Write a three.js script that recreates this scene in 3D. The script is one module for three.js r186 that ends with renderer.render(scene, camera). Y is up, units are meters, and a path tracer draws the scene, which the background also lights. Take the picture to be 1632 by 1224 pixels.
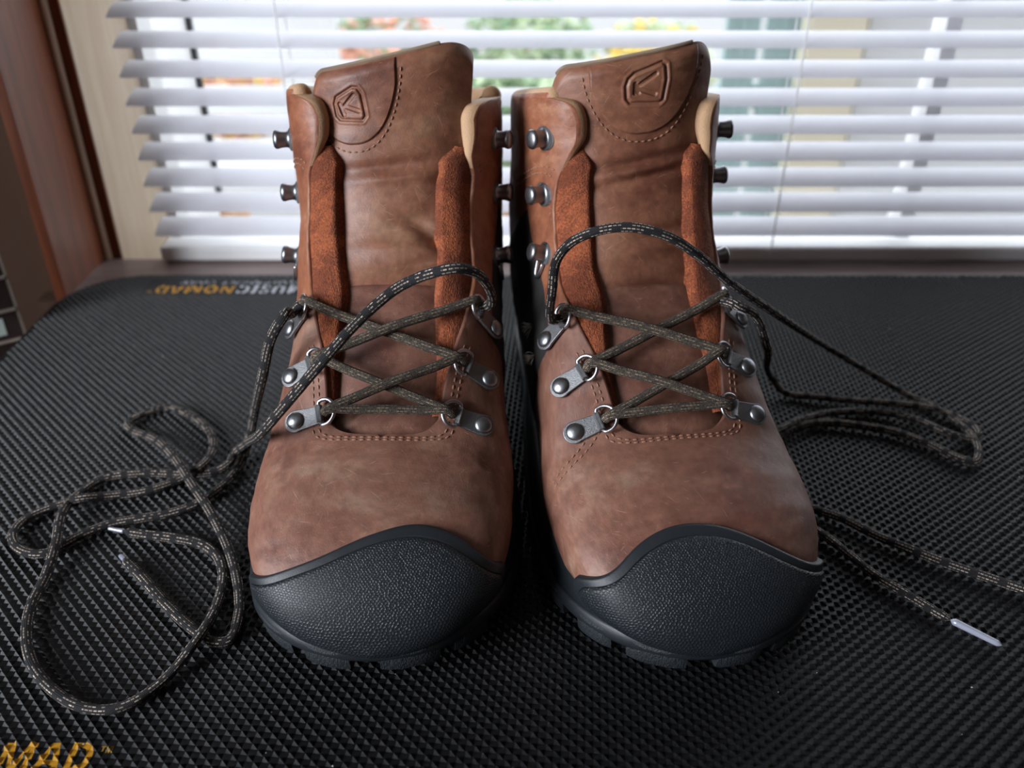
import * as THREE from 'three';
import { ImprovedNoise } from 'three/addons/math/ImprovedNoise.js';
import { RoundedBoxGeometry } from 'three/addons/geometries/RoundedBoxGeometry.js';
import { mergeGeometries, mergeVertices } from 'three/addons/utils/BufferGeometryUtils.js';
import { RectAreaLightUniformsLib } from 'three/addons/lights/RectAreaLightUniformsLib.js';

// ---------------------------------------------------------------- camera, sky, light, exposure
const scene = new THREE.Scene();
const V = (x, y, z) => new THREE.Vector3(x, y, z);
const W = 1632, H = 1224, FOCAL = 1408, PITCH = 31.5 * Math.PI / 180, EYE = V(0, 0.284, 0.40);
const camera = new THREE.PerspectiveCamera(2 * Math.atan(H / 2 / FOCAL) * 180 / Math.PI, W / H, 0.02, 100);
camera.position.copy(EYE);
camera.rotation.set(-PITCH, 0, 0);
camera.focus = 0.365;
camera.userData.fStop = 7.5;
scene.background = new THREE.Color().setRGB(3.2, 3.38, 3.6);      // an even overcast sky
const renderer = new THREE.WebGLRenderer({ antialias: true });
renderer.toneMapping = THREE.LinearToneMapping;
renderer.toneMappingExposure = 1.0;
renderer.shadowMap.enabled = true;
RectAreaLightUniformsLib.init();
// daylight of the side window, in the opening of the left wall
const sideLight = new THREE.RectAreaLight(new THREE.Color().setRGB(0.93, 0.98, 1.06), 25, 0.8, 0.75);
sideLight.name = 'side_window_daylight';
sideLight.position.set(-1.19, 0.56, 0.88);
sideLight.lookAt(1.0, 0.56, 0.88);
scene.add(sideLight);

// ---------------------------------------------------------------- helpers
function rng(seed) { let a = seed >>> 0; return () => { a = (a + 0x6D2B79F5) | 0; let t = Math.imul(a ^ (a >>> 15), 1 | a); t = (t + Math.imul(t ^ (t >>> 7), 61 | t)) ^ t; return ((t ^ (t >>> 14)) >>> 0) / 4294967296; }; }
const perlin = new ImprovedNoise();
const noise = (x, y, z) => perlin.noise(x + 31.7, y + 17.3, z + 5.9);
const fbm = (x, y, z, o = 3) => { let s = 0, a = 1, n = 0; for (let i = 0; i < o; i++) { s += a * noise(x, y, z); n += a; a *= 0.5; x *= 2.03; y *= 2.03; z *= 2.03; } return s / n; };
const clamp = THREE.MathUtils.clamp, smooth = THREE.MathUtils.smoothstep, lerp = THREE.MathUtils.lerp;
const gauss = (x, s) => Math.exp(-(x * x) / (s * s));
const used = {};
function numbered(name) { const n = used[name] = (used[name] ?? -1) + 1; return n ? `${name}_${String(n).padStart(3, '0')}` : name; }
function show(o) { o.traverse((c) => { if (c.isMesh) { c.castShadow = true; c.receiveShadow = true; } }); return o; }
function thing(name, label, category, p = [0, 0, 0], group, extra) {
  const o = new THREE.Group(); o.name = numbered(name); o.position.set(...p);
  o.userData = { label, category, ...extra }; if (group) o.userData.group = group;
  scene.add(o); return o;
}
function part(name, geometry, material, parent, label) {
  const o = new THREE.Mesh(Array.isArray(geometry) ? join(geometry) : geometry, material);
  o.name = name; o.castShadow = o.receiveShadow = true; if (label) o.userData.label = label;
  parent.add(o); return o;
}
function struct(name, geometry, material) { const o = part(name, geometry, material, scene); o.userData = { kind: 'structure' }; return o; }
function join(list) {
  return mergeGeometries(list.map((g) => { const q = g.index ? g.toNonIndexed() : g.clone(); for (const k of Object.keys(q.attributes)) if (!['position', 'normal', 'uv'].includes(k)) q.deleteAttribute(k); return q; }), false);
}
// box with uv in metres
function box(x0, x1, y0, y1, z0, z1) {
  const g = new THREE.BoxGeometry(x1 - x0, y1 - y0, z1 - z0); g.translate((x0 + x1) / 2, (y0 + y1) / 2, (z0 + z1) / 2);
  const p = g.attributes.position, n = g.attributes.normal, uv = g.attributes.uv;
  for (let i = 0; i < p.count; i++) {
    const ax = Math.abs(n.getX(i)), ay = Math.abs(n.getY(i));
    uv.setXY(i, ax > 0.5 ? p.getZ(i) : p.getX(i), ay > 0.5 ? p.getZ(i) : p.getY(i));
  }
  return g;
}
// grid surface: f(u, v) -> [Vector3, uvU, uvV]
function grid(nu, nv, f, { closeU = false, closeBelow = -1, flip = false } = {}) {
  const P = [], UV = [], I = [];
  for (let j = 0; j <= nv; j++) for (let i = 0; i <= nu; i++) { const [p, a, b] = f(i / nu, j / nv); P.push(p.x, p.y, p.z); UV.push(a, b); }
  for (let j = 0; j < nv; j++) for (let i = 0; i < nu; i++) {
    const a = j * (nu + 1) + i, b = a + 1, c = a + nu + 1, d = c + 1;
    if (flip) I.push(a, c, b, b, c, d); else I.push(a, b, c, b, d, c);
  }
  const g = new THREE.BufferGeometry();
  g.setAttribute('position', new THREE.Float32BufferAttribute(P, 3)); g.setAttribute('uv', new THREE.Float32BufferAttribute(UV, 2)); g.setIndex(I);
  g.computeVertexNormals();
  if (closeBelow > 0) closeU = true; else closeBelow = nv;
  if (closeU) { const n = g.attributes.normal, q = V(0, 0, 0); for (let j = 0; j <= closeBelow; j++) { const a = j * (nu + 1), b = a + nu; q.set(n.getX(a) + n.getX(b), n.getY(a) + n.getY(b), n.getZ(a) + n.getZ(b)).normalize(); n.setXYZ(a, q.x, q.y, q.z); n.setXYZ(b, q.x, q.y, q.z); } }
  return g;
}
// monotone cubic through a table column
function monotone(ys) {
  const n = ys.length, d = [], m = [];
  for (let i = 0; i < n - 1; i++) d.push(ys[i + 1] - ys[i]);
  for (let i = 0; i < n; i++) m.push(i === 0 ? d[0] : i === n - 1 ? d[n - 2] : d[i - 1] * d[i] <= 0 ? 0 : 2 * d[i - 1] * d[i] / (d[i - 1] + d[i]));
  return (t) => { const i = clamp(Math.floor(t), 0, n - 2), u = t - i; if (u > 1) return ys[n - 1] + (u - 1) * m[n - 1]; const a = u * u, b = a * u; return ys[i] * (2 * b - 3 * a + 1) + m[i] * (b - 2 * a + u) + ys[i + 1] * (3 * a - 2 * b) + m[i + 1] * (b - a); };
}
const curveOf = (pairs) => (x) => { if (x <= pairs[0][0]) return pairs[0][1]; for (let i = 1; i < pairs.length; i++) if (x <= pairs[i][0]) { const u = (x - pairs[i - 1][0]) / (pairs[i][0] - pairs[i - 1][0]); return lerp(pairs[i - 1][1], pairs[i][1], u * u * (3 - 2 * u)); } return pairs[pairs.length - 1][1]; };
// the same with a monotone cubic, for edges that must not ripple
function curveM(pairs) {
  const n = pairs.length, h = [], d = [], m = [];
  for (let i = 0; i < n - 1; i++) { h.push(pairs[i + 1][0] - pairs[i][0]); d.push((pairs[i + 1][1] - pairs[i][1]) / h[i]); }
  for (let i = 0; i < n; i++) m.push(i === 0 ? d[0] ?? 0 : i === n - 1 ? d[n - 2] : d[i - 1] * d[i] <= 0 ? 0 : 2 * d[i - 1] * d[i] / (d[i - 1] + d[i]));
  return (x) => { if (n === 1 || x <= pairs[0][0]) return pairs[0][1]; if (x >= pairs[n - 1][0]) return pairs[n - 1][1]; let i = 0; while (x > pairs[i + 1][0]) i++; const u = (x - pairs[i][0]) / h[i], a = u * u, b = a * u; return pairs[i][1] * (2 * b - 3 * a + 1) + m[i] * h[i] * (b - 2 * a + u) + pairs[i + 1][1] * (3 * a - 2 * b) + m[i + 1] * h[i] * (b - a); };
}
// the point of the place that the photograph shows at a pixel, at a given height above the mat / at a distance along the lens axis
function ray(px, py) { const c = Math.cos(PITCH), s = Math.sin(PITCH), x = (px - W / 2) / FOCAL, y = (H / 2 - py) / FOCAL; return V(x, y * c - s, -y * s - c); }
const onHeight = (px, py, h) => { const r = ray(px, py); return EYE.clone().addScaledVector(r, (h - EYE.y) / r.y); };
// tube along points with own radius; uv in metres along, 0..1 around
function tube(points, radius, { seg = 400, sides = 12, flat = 1, caps = true, wobble = 0 } = {}) {
  const c = new THREE.CatmullRomCurve3(points, false, 'centripetal'); c.arcLengthDivisions = seg * 2;
  const L = c.getLength(), fr = c.computeFrenetFrames(seg, false), P = c.getSpacedPoints(seg);
  // a steady frame that keeps its side near the horizontal
  let n0 = fr.normals[0].clone(); const q = V(0, 0, 0);
  const N = [], B = [];
  for (let i = 0; i <= seg; i++) { const t = fr.tangents[i]; n0 = n0.clone().addScaledVector(t, -n0.dot(t)).normalize(); N.push(n0); B.push(q.clone().crossVectors(t, n0)); }
  const rad = typeof radius === 'function' ? radius : () => radius;
  return grid(sides, seg, (u, v) => {
    const i = Math.round(v * seg), a = u * Math.PI * 2, end = caps ? Math.min(1, Math.sqrt(Math.min(i, seg - i) / 2 + 0.02)) : 1, r = rad(v, v * L) * end;
    return [P[i].clone().addScaledVector(N[i], Math.cos(a) * r).addScaledVector(B[i], Math.sin(a) * r * flat), v * L, u];
  }, { closeU: true });
}
function lathe(profile, seg = 28) { return new THREE.LatheGeometry(profile.map(([r, y]) => new THREE.Vector2(r, y)), seg); }
// turn a geometry built with +z out of the surface, +x along `e`, to a place
function placed(g, p, n, e) { const x = e.clone().addScaledVector(n, -e.dot(n)).normalize(), y = V(0, 0, 0).crossVectors(n, x), m = new THREE.Matrix4().makeBasis(x, y, n).setPosition(p); const q = g.clone(); q.applyMatrix4(m); return q; }

// ---------------------------------------------------------------- textures (colour, grain and fine relief only)
function texture(w, h, f, srgb = true) {
  const d = new Uint8Array(w * h * 4); let k = 0;
  for (let y = 0; y < h; y++) for (let x = 0; x < w; x++) { const c = f(x / w, y / h, x, y); d[k++] = clamp(c[0], 0, 255); d[k++] = clamp(c[1], 0, 255); d[k++] = clamp(c[2], 0, 255); d[k++] = 255; }
  const t = new THREE.DataTexture(d, w, h); t.magFilter = THREE.LinearFilter; t.minFilter = THREE.LinearMipmapLinearFilter; t.generateMipmaps = true; t.wrapS = t.wrapT = THREE.RepeatWrapping; if (srgb) t.colorSpace = THREE.SRGBColorSpace; t.needsUpdate = true; return t;
}
// noise that repeats over the tile: a ring for each axis
const tau = Math.PI * 2;
function hash2(ix, iy, s) { let h = Math.imul(ix, 374761393) + Math.imul(iy, 668265263) + Math.imul(s, 2147483647 ^ 0x5bd1e995); h = Math.imul(h ^ (h >>> 13), 1274126177); return ((h ^ (h >>> 16)) >>> 0) / 4294967296; }
function tiled(u, v, n, m, s) { const x = u * n, y = v * m, ix = Math.floor(x), iy = Math.floor(y), fx = x - ix, fy = y - iy, a = fx * fx * (3 - 2 * fx), b = fy * fy * (3 - 2 * fy), g = (i, j) => hash2(((i % n) + n) % n, ((j % m) + m) % m, s); return lerp(lerp(g(ix, iy), g(ix + 1, iy), a), lerp(g(ix, iy + 1), g(ix + 1, iy + 1), a), b); }
function tiledF(u, v, n, m, s, o) { let r = 0, a = 1, t = 0; for (let i = 0; i < o; i++) { r += a * tiled(u, v, n, m, s + i); t += a; a *= 0.55; n *= 2; m *= 2; } return r / t; }
function cells(u, v, n, m, s, jit = 0.8) { const x = u * n, y = v * m, ix = Math.floor(x), iy = Math.floor(y); let d1 = 9, d2 = 9; for (let j = -1; j <= 1; j++) { const off = (iy + j) & 1 ? 0.5 : 0; for (let i = -2; i <= 1; i++) { const a = (((ix + i) % n) + n) % n, b = (((iy + j) % m) + m) % m, dx = ix + i + off + 0.5 + jit * (hash2(a, b, s) - 0.5) - x, dy = iy + j + 0.5 + jit * (hash2(a, b, s + 9) - 0.5) - y, d = Math.sqrt(dx * dx + dy * dy); if (d < d1) { d2 = d1; d1 = d; } else if (d < d2) d2 = d; } } return [d1, d2]; }
const mixc = (a, b, t) => [lerp(a[0], b[0], t), lerp(a[1], b[1], t), lerp(a[2], b[2], t)];
// scuffs: thin scratches drawn as soft strokes in a height/lightness buffer
function strokes(n, count, seed, lenMin, lenMax, amp) {
  const b = new Float32Array(n * n), r = rng(seed);
  for (let k = 0; k < count; k++) {
    let x = r() * n, y = r() * n, a = (r() - 0.5) * 1.9 + (r() < 0.3 ? 1.2 : 0); const L = lenMin + (lenMax - lenMin) * r() * r(), s = amp * (0.3 + 0.7 * r()), bend = (r() - 0.5) * 0.03;
    for (let i = 0; i < L; i++) { x += Math.cos(a); y += Math.sin(a); a += bend; const f = Math.sin(Math.PI * i / L) * (0.5 + 0.5 * r()); const ix = ((Math.floor(x) % n) + n) % n, iy = ((Math.floor(y) % n) + n) % n; b[iy * n + ix] += s * f; b[iy * n + ((ix + 1) % n)] += s * f * 0.5; }
  }
  return b;
}
const LN = 1024;
const scuffs = strokes(LN, 700, 5, 5, 60, 1.0);
function leatherMap(dark, mid, light, seed) {
  return texture(LN, LN, (u, v, x, y) => {
    const big = tiledF(u + 0.04 * tiled(u, v, 7, 7, 3), v, 4, 6, seed, 5), streak = tiledF(u, v, 3, 14, seed + 20, 4), fine = tiledF(u, v, 90, 90, seed + 40, 3);
    const mix = 0.45 * big + 0.25 * streak + 0.3 * tiledF(u, v, 22, 40, seed + 70, 4);
    let c = mixc(light, mid, smooth(mix, 0.22, 0.5)); c = mixc(c, dark, smooth(mix, 0.46, 0.78));
    const blot = smooth(tiledF(u, v, 7, 10, seed + 80, 5), 0.62, 0.86); c = mixc(c, [dark[0] * 0.78, dark[1] * 0.7, dark[2] * 0.66], blot * 0.55);
    const k = 0.88 + 0.24 * fine, s = clamp(scuffs[y * LN + x], 0, 1);
    c = mixc([c[0] * k, c[1] * k, c[2] * k], [190, 156, 134], s * 0.6);
    return c;
  });
}
const vampMap = leatherMap([92, 54, 43], [122, 83, 67], [144, 115, 97], 100);
const tongueMap = leatherMap([94, 53, 39], [126, 82, 61], [146, 110, 85], 300);
const collarMap = leatherMap([104, 57, 39], [136, 83, 58], [158, 112, 84], 500);
const leatherBump = texture(LN, LN, (u, v, x, y) => { const c = cells(u, v, 150, 150, 7), k = 128 + 70 * (tiledF(u, v, 60, 60, 11, 4) - 0.5) + 26 * (c[1] - c[0] - 0.4) - 60 * clamp(scuffs[y * LN + x], 0, 1) + 90 * (tiledF(u, v, 12, 22, 17, 3) - 0.5); return [k, k, k]; }, false);
const pebbleBump = texture(1024, 1024, (u, v) => { const [a, b] = cells(u, v, 36, 36, 3, 0.55), k = 255 * clamp(1.25 * smooth(b - a, 0.02, 0.5) * (1 - 0.75 * a * a), 0, 1); return [k, k, k]; }, false);
const suedeMap = texture(512, 512, (u, v) => { const f = tiledF(u, v, 120, 120, 4, 3), b = tiledF(u, v, 6, 9, 8, 5), c = mixc([108, 53, 30], [146, 78, 46], smooth(0.35 * f + 0.65 * b, 0.34, 0.66)); const k = 0.72 + 0.56 * f; return [c[0] * k, c[1] * k, c[2] * k]; });
const suedeBump = texture(512, 512, (u, v) => { const k = 255 * tiledF(u, v, 110, 110, 21, 4); return [k, k, k]; }, false);
function braid(dark, dark2, tanA, tanB, share) {               // one repeat: 24 mm of braid by once round
  return texture(512, 128, (u, v) => {
    const rows = 18, cols = 14, r = Math.floor(v * rows), x = u * cols + (r % 4 < 2 ? 0.5 : 0), c = Math.floor(x), fu = x - c, fv = v * rows - r, q = Math.floor(r / 6);
    const on = Math.sin(tau * (u * 2 + q / 3)) > share, tan = r % 2 === 0 && on && hash2(c % cols, r, 3) > 0.12;
    const dash = Math.min(smooth(fu, 0.04, 0.16), smooth(1 - fu, 0.1, 0.2)) * Math.min(smooth(fv, 0.05, 0.3), smooth(1 - fv, 0.05, 0.3));
    const y = u * 46 + (r & 1) * 0.5, fy = y - Math.floor(y), weave = 0.6 + 0.8 * Math.min(smooth(fy, 0, 0.3), smooth(1 - fy, 0, 0.3)) * Math.min(smooth(fv, 0, 0.3), smooth(1 - fv, 0, 0.3));
    const base = mixc(dark, dark2, hash2(Math.floor(y) % 46, r, 8)).map((k) => k * weave);
    return tan ? mixc(base, mixc(tanA, tanB, hash2(c % cols, r, 5)), dash) : base;
  });
}
const fleck = braid([13, 12, 14], [26, 25, 28], [150, 133, 118], [226, 208, 190], -0.6);
const fleckWorn = braid([44, 39, 33], [84, 74, 63], [120, 104, 86], [158, 140, 118], -0.6);
const braidBump = texture(512, 64, (u, v) => { const rows = 18, cols = 46, r = Math.floor(v * rows), x = u * cols + (r & 1) * 0.5, fu = x - Math.floor(x), fv = v * rows - r, k = 255 * Math.sin(Math.PI * fu) ** 0.6 * Math.sin(Math.PI * fv) ** 0.6; return [k, k, k]; }, false);
function woodMap(dark, light, seed, n = 512) { return texture(n, n, (u, v) => { const g = tiledF(u + 0.02 * tiled(u, v, 3, 3, seed), v, 40, 2, seed, 4), p = tiledF(u, v, 140, 6, seed + 5, 3), c = mixc(dark, light, smooth(0.65 * g + 0.35 * p, 0.25, 0.75)); return c; }); }
const rep = (t, sx, sy) => { const c = t.clone(); c.repeat.set(sx, sy); c.needsUpdate = true; return c; };

const M = {};
const std = (o) => new THREE.MeshStandardMaterial({ side: THREE.DoubleSide, ...o });
const phys = (o) => new THREE.MeshPhysicalMaterial({ side: THREE.DoubleSide, ...o });
const lr = 1 / 0.2;
const lb = rep(leatherBump, lr, lr);
M.vamp = std({ map: rep(vampMap, lr, lr), bumpMap: lb, bumpScale: 0.00035, roughness: 0.56, name: 'vamp_leather' });
M.tongue = std({ map: rep(tongueMap, lr, lr), bumpMap: lb, bumpScale: 0.0003, roughness: 0.52, name: 'tongue_leather' });
M.collar = std({ map: rep(collarMap, lr, lr), bumpMap: lb, bumpScale: 0.0003, roughness: 0.5, name: 'collar_leather' });
M.suede = phys({ map: rep(suedeMap, 1 / 0.05, 1 / 0.05), bumpMap: rep(suedeBump, 1 / 0.05, 1 / 0.05), bumpScale: 0.0007, roughness: 0.95, sheen: 0.4, sheenColor: new THREE.Color(0.5, 0.25, 0.12), sheenRoughness: 0.6, name: 'suede' });
M.rubber = std({ color: new THREE.Color().setRGB(0.0100, 0.0135, 0.0170), bumpMap: rep(pebbleBump, 1 / 0.044, 1 / 0.040), bumpScale: 0.00014, roughness: 0.45, name: 'pebbled_rubber' });
M.rubberSmooth = std({ color: new THREE.Color().setRGB(0.0100, 0.0135, 0.0170), bumpMap: rep(suedeBump, 1 / 0.02, 1 / 0.02), bumpScale: 0.00006, roughness: 0.48, name: 'smooth_rubber' });
M.lugRubber = std({ color: new THREE.Color().setRGB(0.0100, 0.0135, 0.0170), bumpMap: rep(suedeBump, 1 / 0.03, 1 / 0.03), bumpScale: 0.0006, roughness: 0.62, name: 'lug_rubber' });
M.lining = std({ color: new THREE.Color().setRGB(0.46, 0.28, 0.155), bumpMap: rep(suedeBump, 1 / 0.04, 1 / 0.04), bumpScale: 0.0002, roughness: 0.7, name: 'tan_lining' });
M.knit = std({ color: new THREE.Color().setRGB(0.5, 0.36, 0.25), bumpMap: rep(braidBump, 1 / 0.024, 1 / 0.03), bumpScale: 0.0004, roughness: 0.9, name: 'knit_edging' });
M.thread = std({ color: new THREE.Color().setRGB(0.27, 0.135, 0.085), roughness: 0.8, name: 'thread' });
M.darkTextile = std({ color: new THREE.Color().setRGB(0.02, 0.017, 0.016), bumpMap: rep(braidBump, 1 / 0.02, 1 / 0.012), bumpScale: 0.0003, roughness: 0.7, name: 'dark_textile' });
M.fray = std({ color: new THREE.Color().setRGB(0.45, 0.42, 0.38), roughness: 0.9, name: 'frayed_thread' });
M.steel = std({ color: new THREE.Color().setRGB(0.27, 0.275, 0.29), metalness: 1, roughness: 0.38, name: 'gunmetal' });
M.steelWorn = std({ color: new THREE.Color().setRGB(0.21, 0.21, 0.215), metalness: 1, roughness: 0.46, bumpMap: rep(suedeBump, 1 / 0.02, 1 / 0.02), bumpScale: 0.00015, name: 'worn_gunmetal' });
M.ring = std({ color: new THREE.Color().setRGB(0.5, 0.5, 0.52), metalness: 1, roughness: 0.3, name: 'bare_steel' });
M.lace = std({ map: rep(fleck, 1 / 0.024, 1), bumpMap: rep(braidBump, 1 / 0.024, 1), bumpScale: 0.0004, roughness: 0.85, name: 'flecked_lace' });
M.laceWorn = std({ map: rep(fleckWorn, 1 / 0.024, 1), bumpMap: rep(braidBump, 1 / 0.024, 1), bumpScale: 0.0004, roughness: 0.9, name: 'worn_lace' });
M.aglet = phys({ color: new THREE.Color().setRGB(0.25, 0.26, 0.32), roughness: 0.15, clearcoat: 1, clearcoatRoughness: 0.05, name: 'clear_aglet' });

// ---------------------------------------------------------------- the room
const FLOOR = -0.735, CEIL = 1.65;
M.wall = std({ color: new THREE.Color().setRGB(0.2, 0.18, 0.16), roughness: 0.9 });
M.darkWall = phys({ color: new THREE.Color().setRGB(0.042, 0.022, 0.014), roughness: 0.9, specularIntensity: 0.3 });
M.floor = std({ map: rep(woodMap([70, 44, 28], [104, 70, 46], 61), 0.8, 0.8), roughness: 0.5 });
M.redWood = std({ map: rep(woodMap([96, 48, 26], [128, 68, 38], 71), 4, 4), roughness: 0.42 });
M.paleWood = std({ map: rep(woodMap([228, 206, 176], [242, 224, 198], 91), 5, 5), roughness: 0.5 });
M.tableWood = std({ map: rep(woodMap([112, 95, 92], [142, 124, 120], 95), 1.5, 3), roughness: 0.32 });
M.white = std({ color: new THREE.Color().setRGB(0.8, 0.8, 0.8), roughness: 0.45 });
M.glass = phys({ color: 0xffffff, transmission: 1, thickness: 0, roughness: 0, ior: 1.5 });
M.gasket = std({ color: new THREE.Color().setRGB(0.03, 0.03, 0.035), roughness: 0.7 });
const WX0 = -0.289, WX1 = 0.95, WZ = -0.266, WTOP = 0.62, BACK = -0.42;
struct('floor', box(-1.35, 2.2, FLOOR - 0.1, FLOOR, BACK, 2.6), M.floor);
struct('ceiling', box(-1.35, 2.2, CEIL, CEIL + 0.1, BACK, 2.6), M.wall);
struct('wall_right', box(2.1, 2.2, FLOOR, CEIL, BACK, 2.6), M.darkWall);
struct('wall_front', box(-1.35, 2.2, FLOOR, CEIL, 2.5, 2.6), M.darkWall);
struct('wall_left', [box(-1.35, -1.25, FLOOR, CEIL, BACK, 0.46), box(-1.35, -1.25, FLOOR, CEIL, 1.30, 2.6), box(-1.35, -1.25, FLOOR, 0.16, 0.46, 1.30), box(-1.35, -1.25, 0.96, CEIL, 0.46, 1.30)], M.wall);
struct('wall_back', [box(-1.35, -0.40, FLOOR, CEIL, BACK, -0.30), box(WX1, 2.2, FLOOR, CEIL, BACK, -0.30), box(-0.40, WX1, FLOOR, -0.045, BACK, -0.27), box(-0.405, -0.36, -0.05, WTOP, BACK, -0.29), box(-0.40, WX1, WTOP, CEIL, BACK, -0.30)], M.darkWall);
{ // side window in the left wall
  const w = new THREE.Group(); w.name = 'window_1'; w.userData.kind = 'structure'; scene.add(w);
  part('window_frame', [box(-1.33, -1.24, 0.16, 0.19, 0.46, 1.30), box(-1.33, -1.24, 0.93, 0.96, 0.46, 1.30), box(-1.33, -1.24, 0.19, 0.93, 0.46, 0.49), box(-1.33, -1.24, 0.19, 0.93, 1.27, 1.30), box(-1.32, -1.26, 0.19, 0.93, 0.865, 0.895)], M.white, w);
  part('pane', box(-1.30, -1.296, 0.19, 0.93, 0.49, 1.27), M.glass, w);
}
{ // the window behind the blind
  const w = new THREE.Group(); w.name = 'window_2'; w.userData.kind = 'structure'; scene.add(w);
  part('window_frame', [box(-0.40, -0.285, -0.045, WTOP, -0.36, -0.315), box(-0.36, -0.286, -0.045, WTOP, -0.425, -0.36), box(0.335, 0.347, -0.03, WTOP, -0.35, -0.325), box(-0.40, WX1, WTOP - 0.05, WTOP, -0.36, -0.315), box(-0.40, WX1, -0.045, -0.02, -0.36, -0.315), box(WX1 - 0.04, WX1, -0.045, WTOP, -0.36, -0.315)], M.white, w);
  part('gasket', box(-0.30, -0.282, -0.02, WTOP - 0.05, -0.432, -0.425), M.gasket, w);
  part('pane', box(-0.285, WX1 - 0.04, -0.02, WTOP - 0.05, -0.342, -0.338), M.glass, w);
}
{ // casing left of the window: pale stop, dark rebate, bead and the deep reddish jamb board
  const rv = new THREE.Shape(); rv.moveTo(-0.316, WZ); rv.lineTo(-0.2915, -0.314); rv.lineTo(-0.36, -0.314); rv.lineTo(-0.36, WZ); rv.closePath();
  const rg = new THREE.ExtrudeGeometry(rv, { depth: WTOP + 0.05, bevelEnabled: false }); rg.rotateX(Math.PI / 2); { const q = rg.attributes.position; for (let i = 0; i < q.count; i++) q.setXYZ(i, q.getX(i), q.getY(i) + WTOP, q.getZ(i)); }
  struct('trim_1', rg, M.paleWood);
  struct('trim_2', box(-0.3285, -0.3165, -0.05, WTOP, -0.30, WZ + 0.0015), M.redWood);
  const bead = new THREE.CylinderGeometry(0.0026, 0.0026, WTOP + 0.05, 16); bead.translate(-0.3265, (WTOP - 0.05) / 2, WZ + 0.002);
  struct('trim_3', bead, M.paleWood);
  struct('trim_4', box(-0.337, -0.329, FLOOR, CEIL, -0.30, -0.190), M.redWood);
}
{ // blind
  const b = thing('window_blind', 'white horizontal slat blind, half open, across the window behind the boots', 'blind', [0, 0, 0]);
  const slat = (() => { const hw = 0.0125; return grid(1, 10, (u, v) => { const x = u < 0.5 ? WX0 + 0.008 : WX1 - 0.01, k = v * 2 - 1, tilt = 0.29; const z = k * hw * Math.cos(tilt), y = -k * hw * Math.sin(tilt) + 0.0014 * (1 - k * k); return [V(x, y, z), x, z]; }, { flip: false }); })();
  const solid = (() => { const g = slat.clone(), h = slat.clone(); h.translate(0, -0.0005, 0); return join([g, h]); })();
  M.slat = phys({ color: new THREE.Color().setRGB(0.82, 0.82, 0.86), roughness: 0.6, transmission: 0.4, thickness: 0, side: THREE.DoubleSide });
  const zc = WZ + 0.001;
  for (let i = 0; i < 27; i++) { const s = part('slat', i ? b.userData.slat : solid, M.slat, b); b.userData.slat = solid; s.position.set(0, 0.024 + i * 0.0201, zc); }
  delete b.userData.slat;
  const rail = new RoundedBoxGeometry(WX1 - WX0 - 0.018, 0.012, 0.024, 3, 0.003); rail.translate((WX0 + WX1) / 2, 0.0045, zc);
  part('bottom_rail', rail, M.white, b);
  const head = new RoundedBoxGeometry(WX1 - WX0 - 0.014, 0.03, 0.03, 3, 0.003); head.translate((WX0 + WX1) / 2, 0.59, zc);
  part('head_rail', head, M.white, b);
  for (const x of [-0.163, 0.205, 0.6]) for (const dz of [0.0135, -0.0135]) { const c = new THREE.CylinderGeometry(0.0006, 0.0006, 0.575, 6); c.translate(x, 0.2925, zc + dz); part('ladder_cord', c, M.white, b); }
}
{ // table
  const d = thing('desk', 'brown wooden desk under the black mat, meeting the window', 'desk', [0.2825, FLOOR, 0.2]);
  const top = new RoundedBoxGeometry(1.235, 0.032, 0.93, 3, 0.004); top.translate(0, -FLOOR - 0.003 - 0.016, 0);
  { const p = top.attributes.position, uv = top.attributes.uv; for (let i = 0; i < p.count; i++) uv.setXY(i, p.getZ(i), p.getX(i)); }
  part('tabletop', top, M.tableWood, d);
  for (const x of [-0.36, 0.56]) for (const z of [-0.41, 0.41]) { const l = new RoundedBoxGeometry(0.05, -FLOOR - 0.035, 0.05, 2, 0.004); l.translate(x, (-FLOOR - 0.035) / 2, z); part('leg', l, M.tableWood, d); }
}

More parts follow.
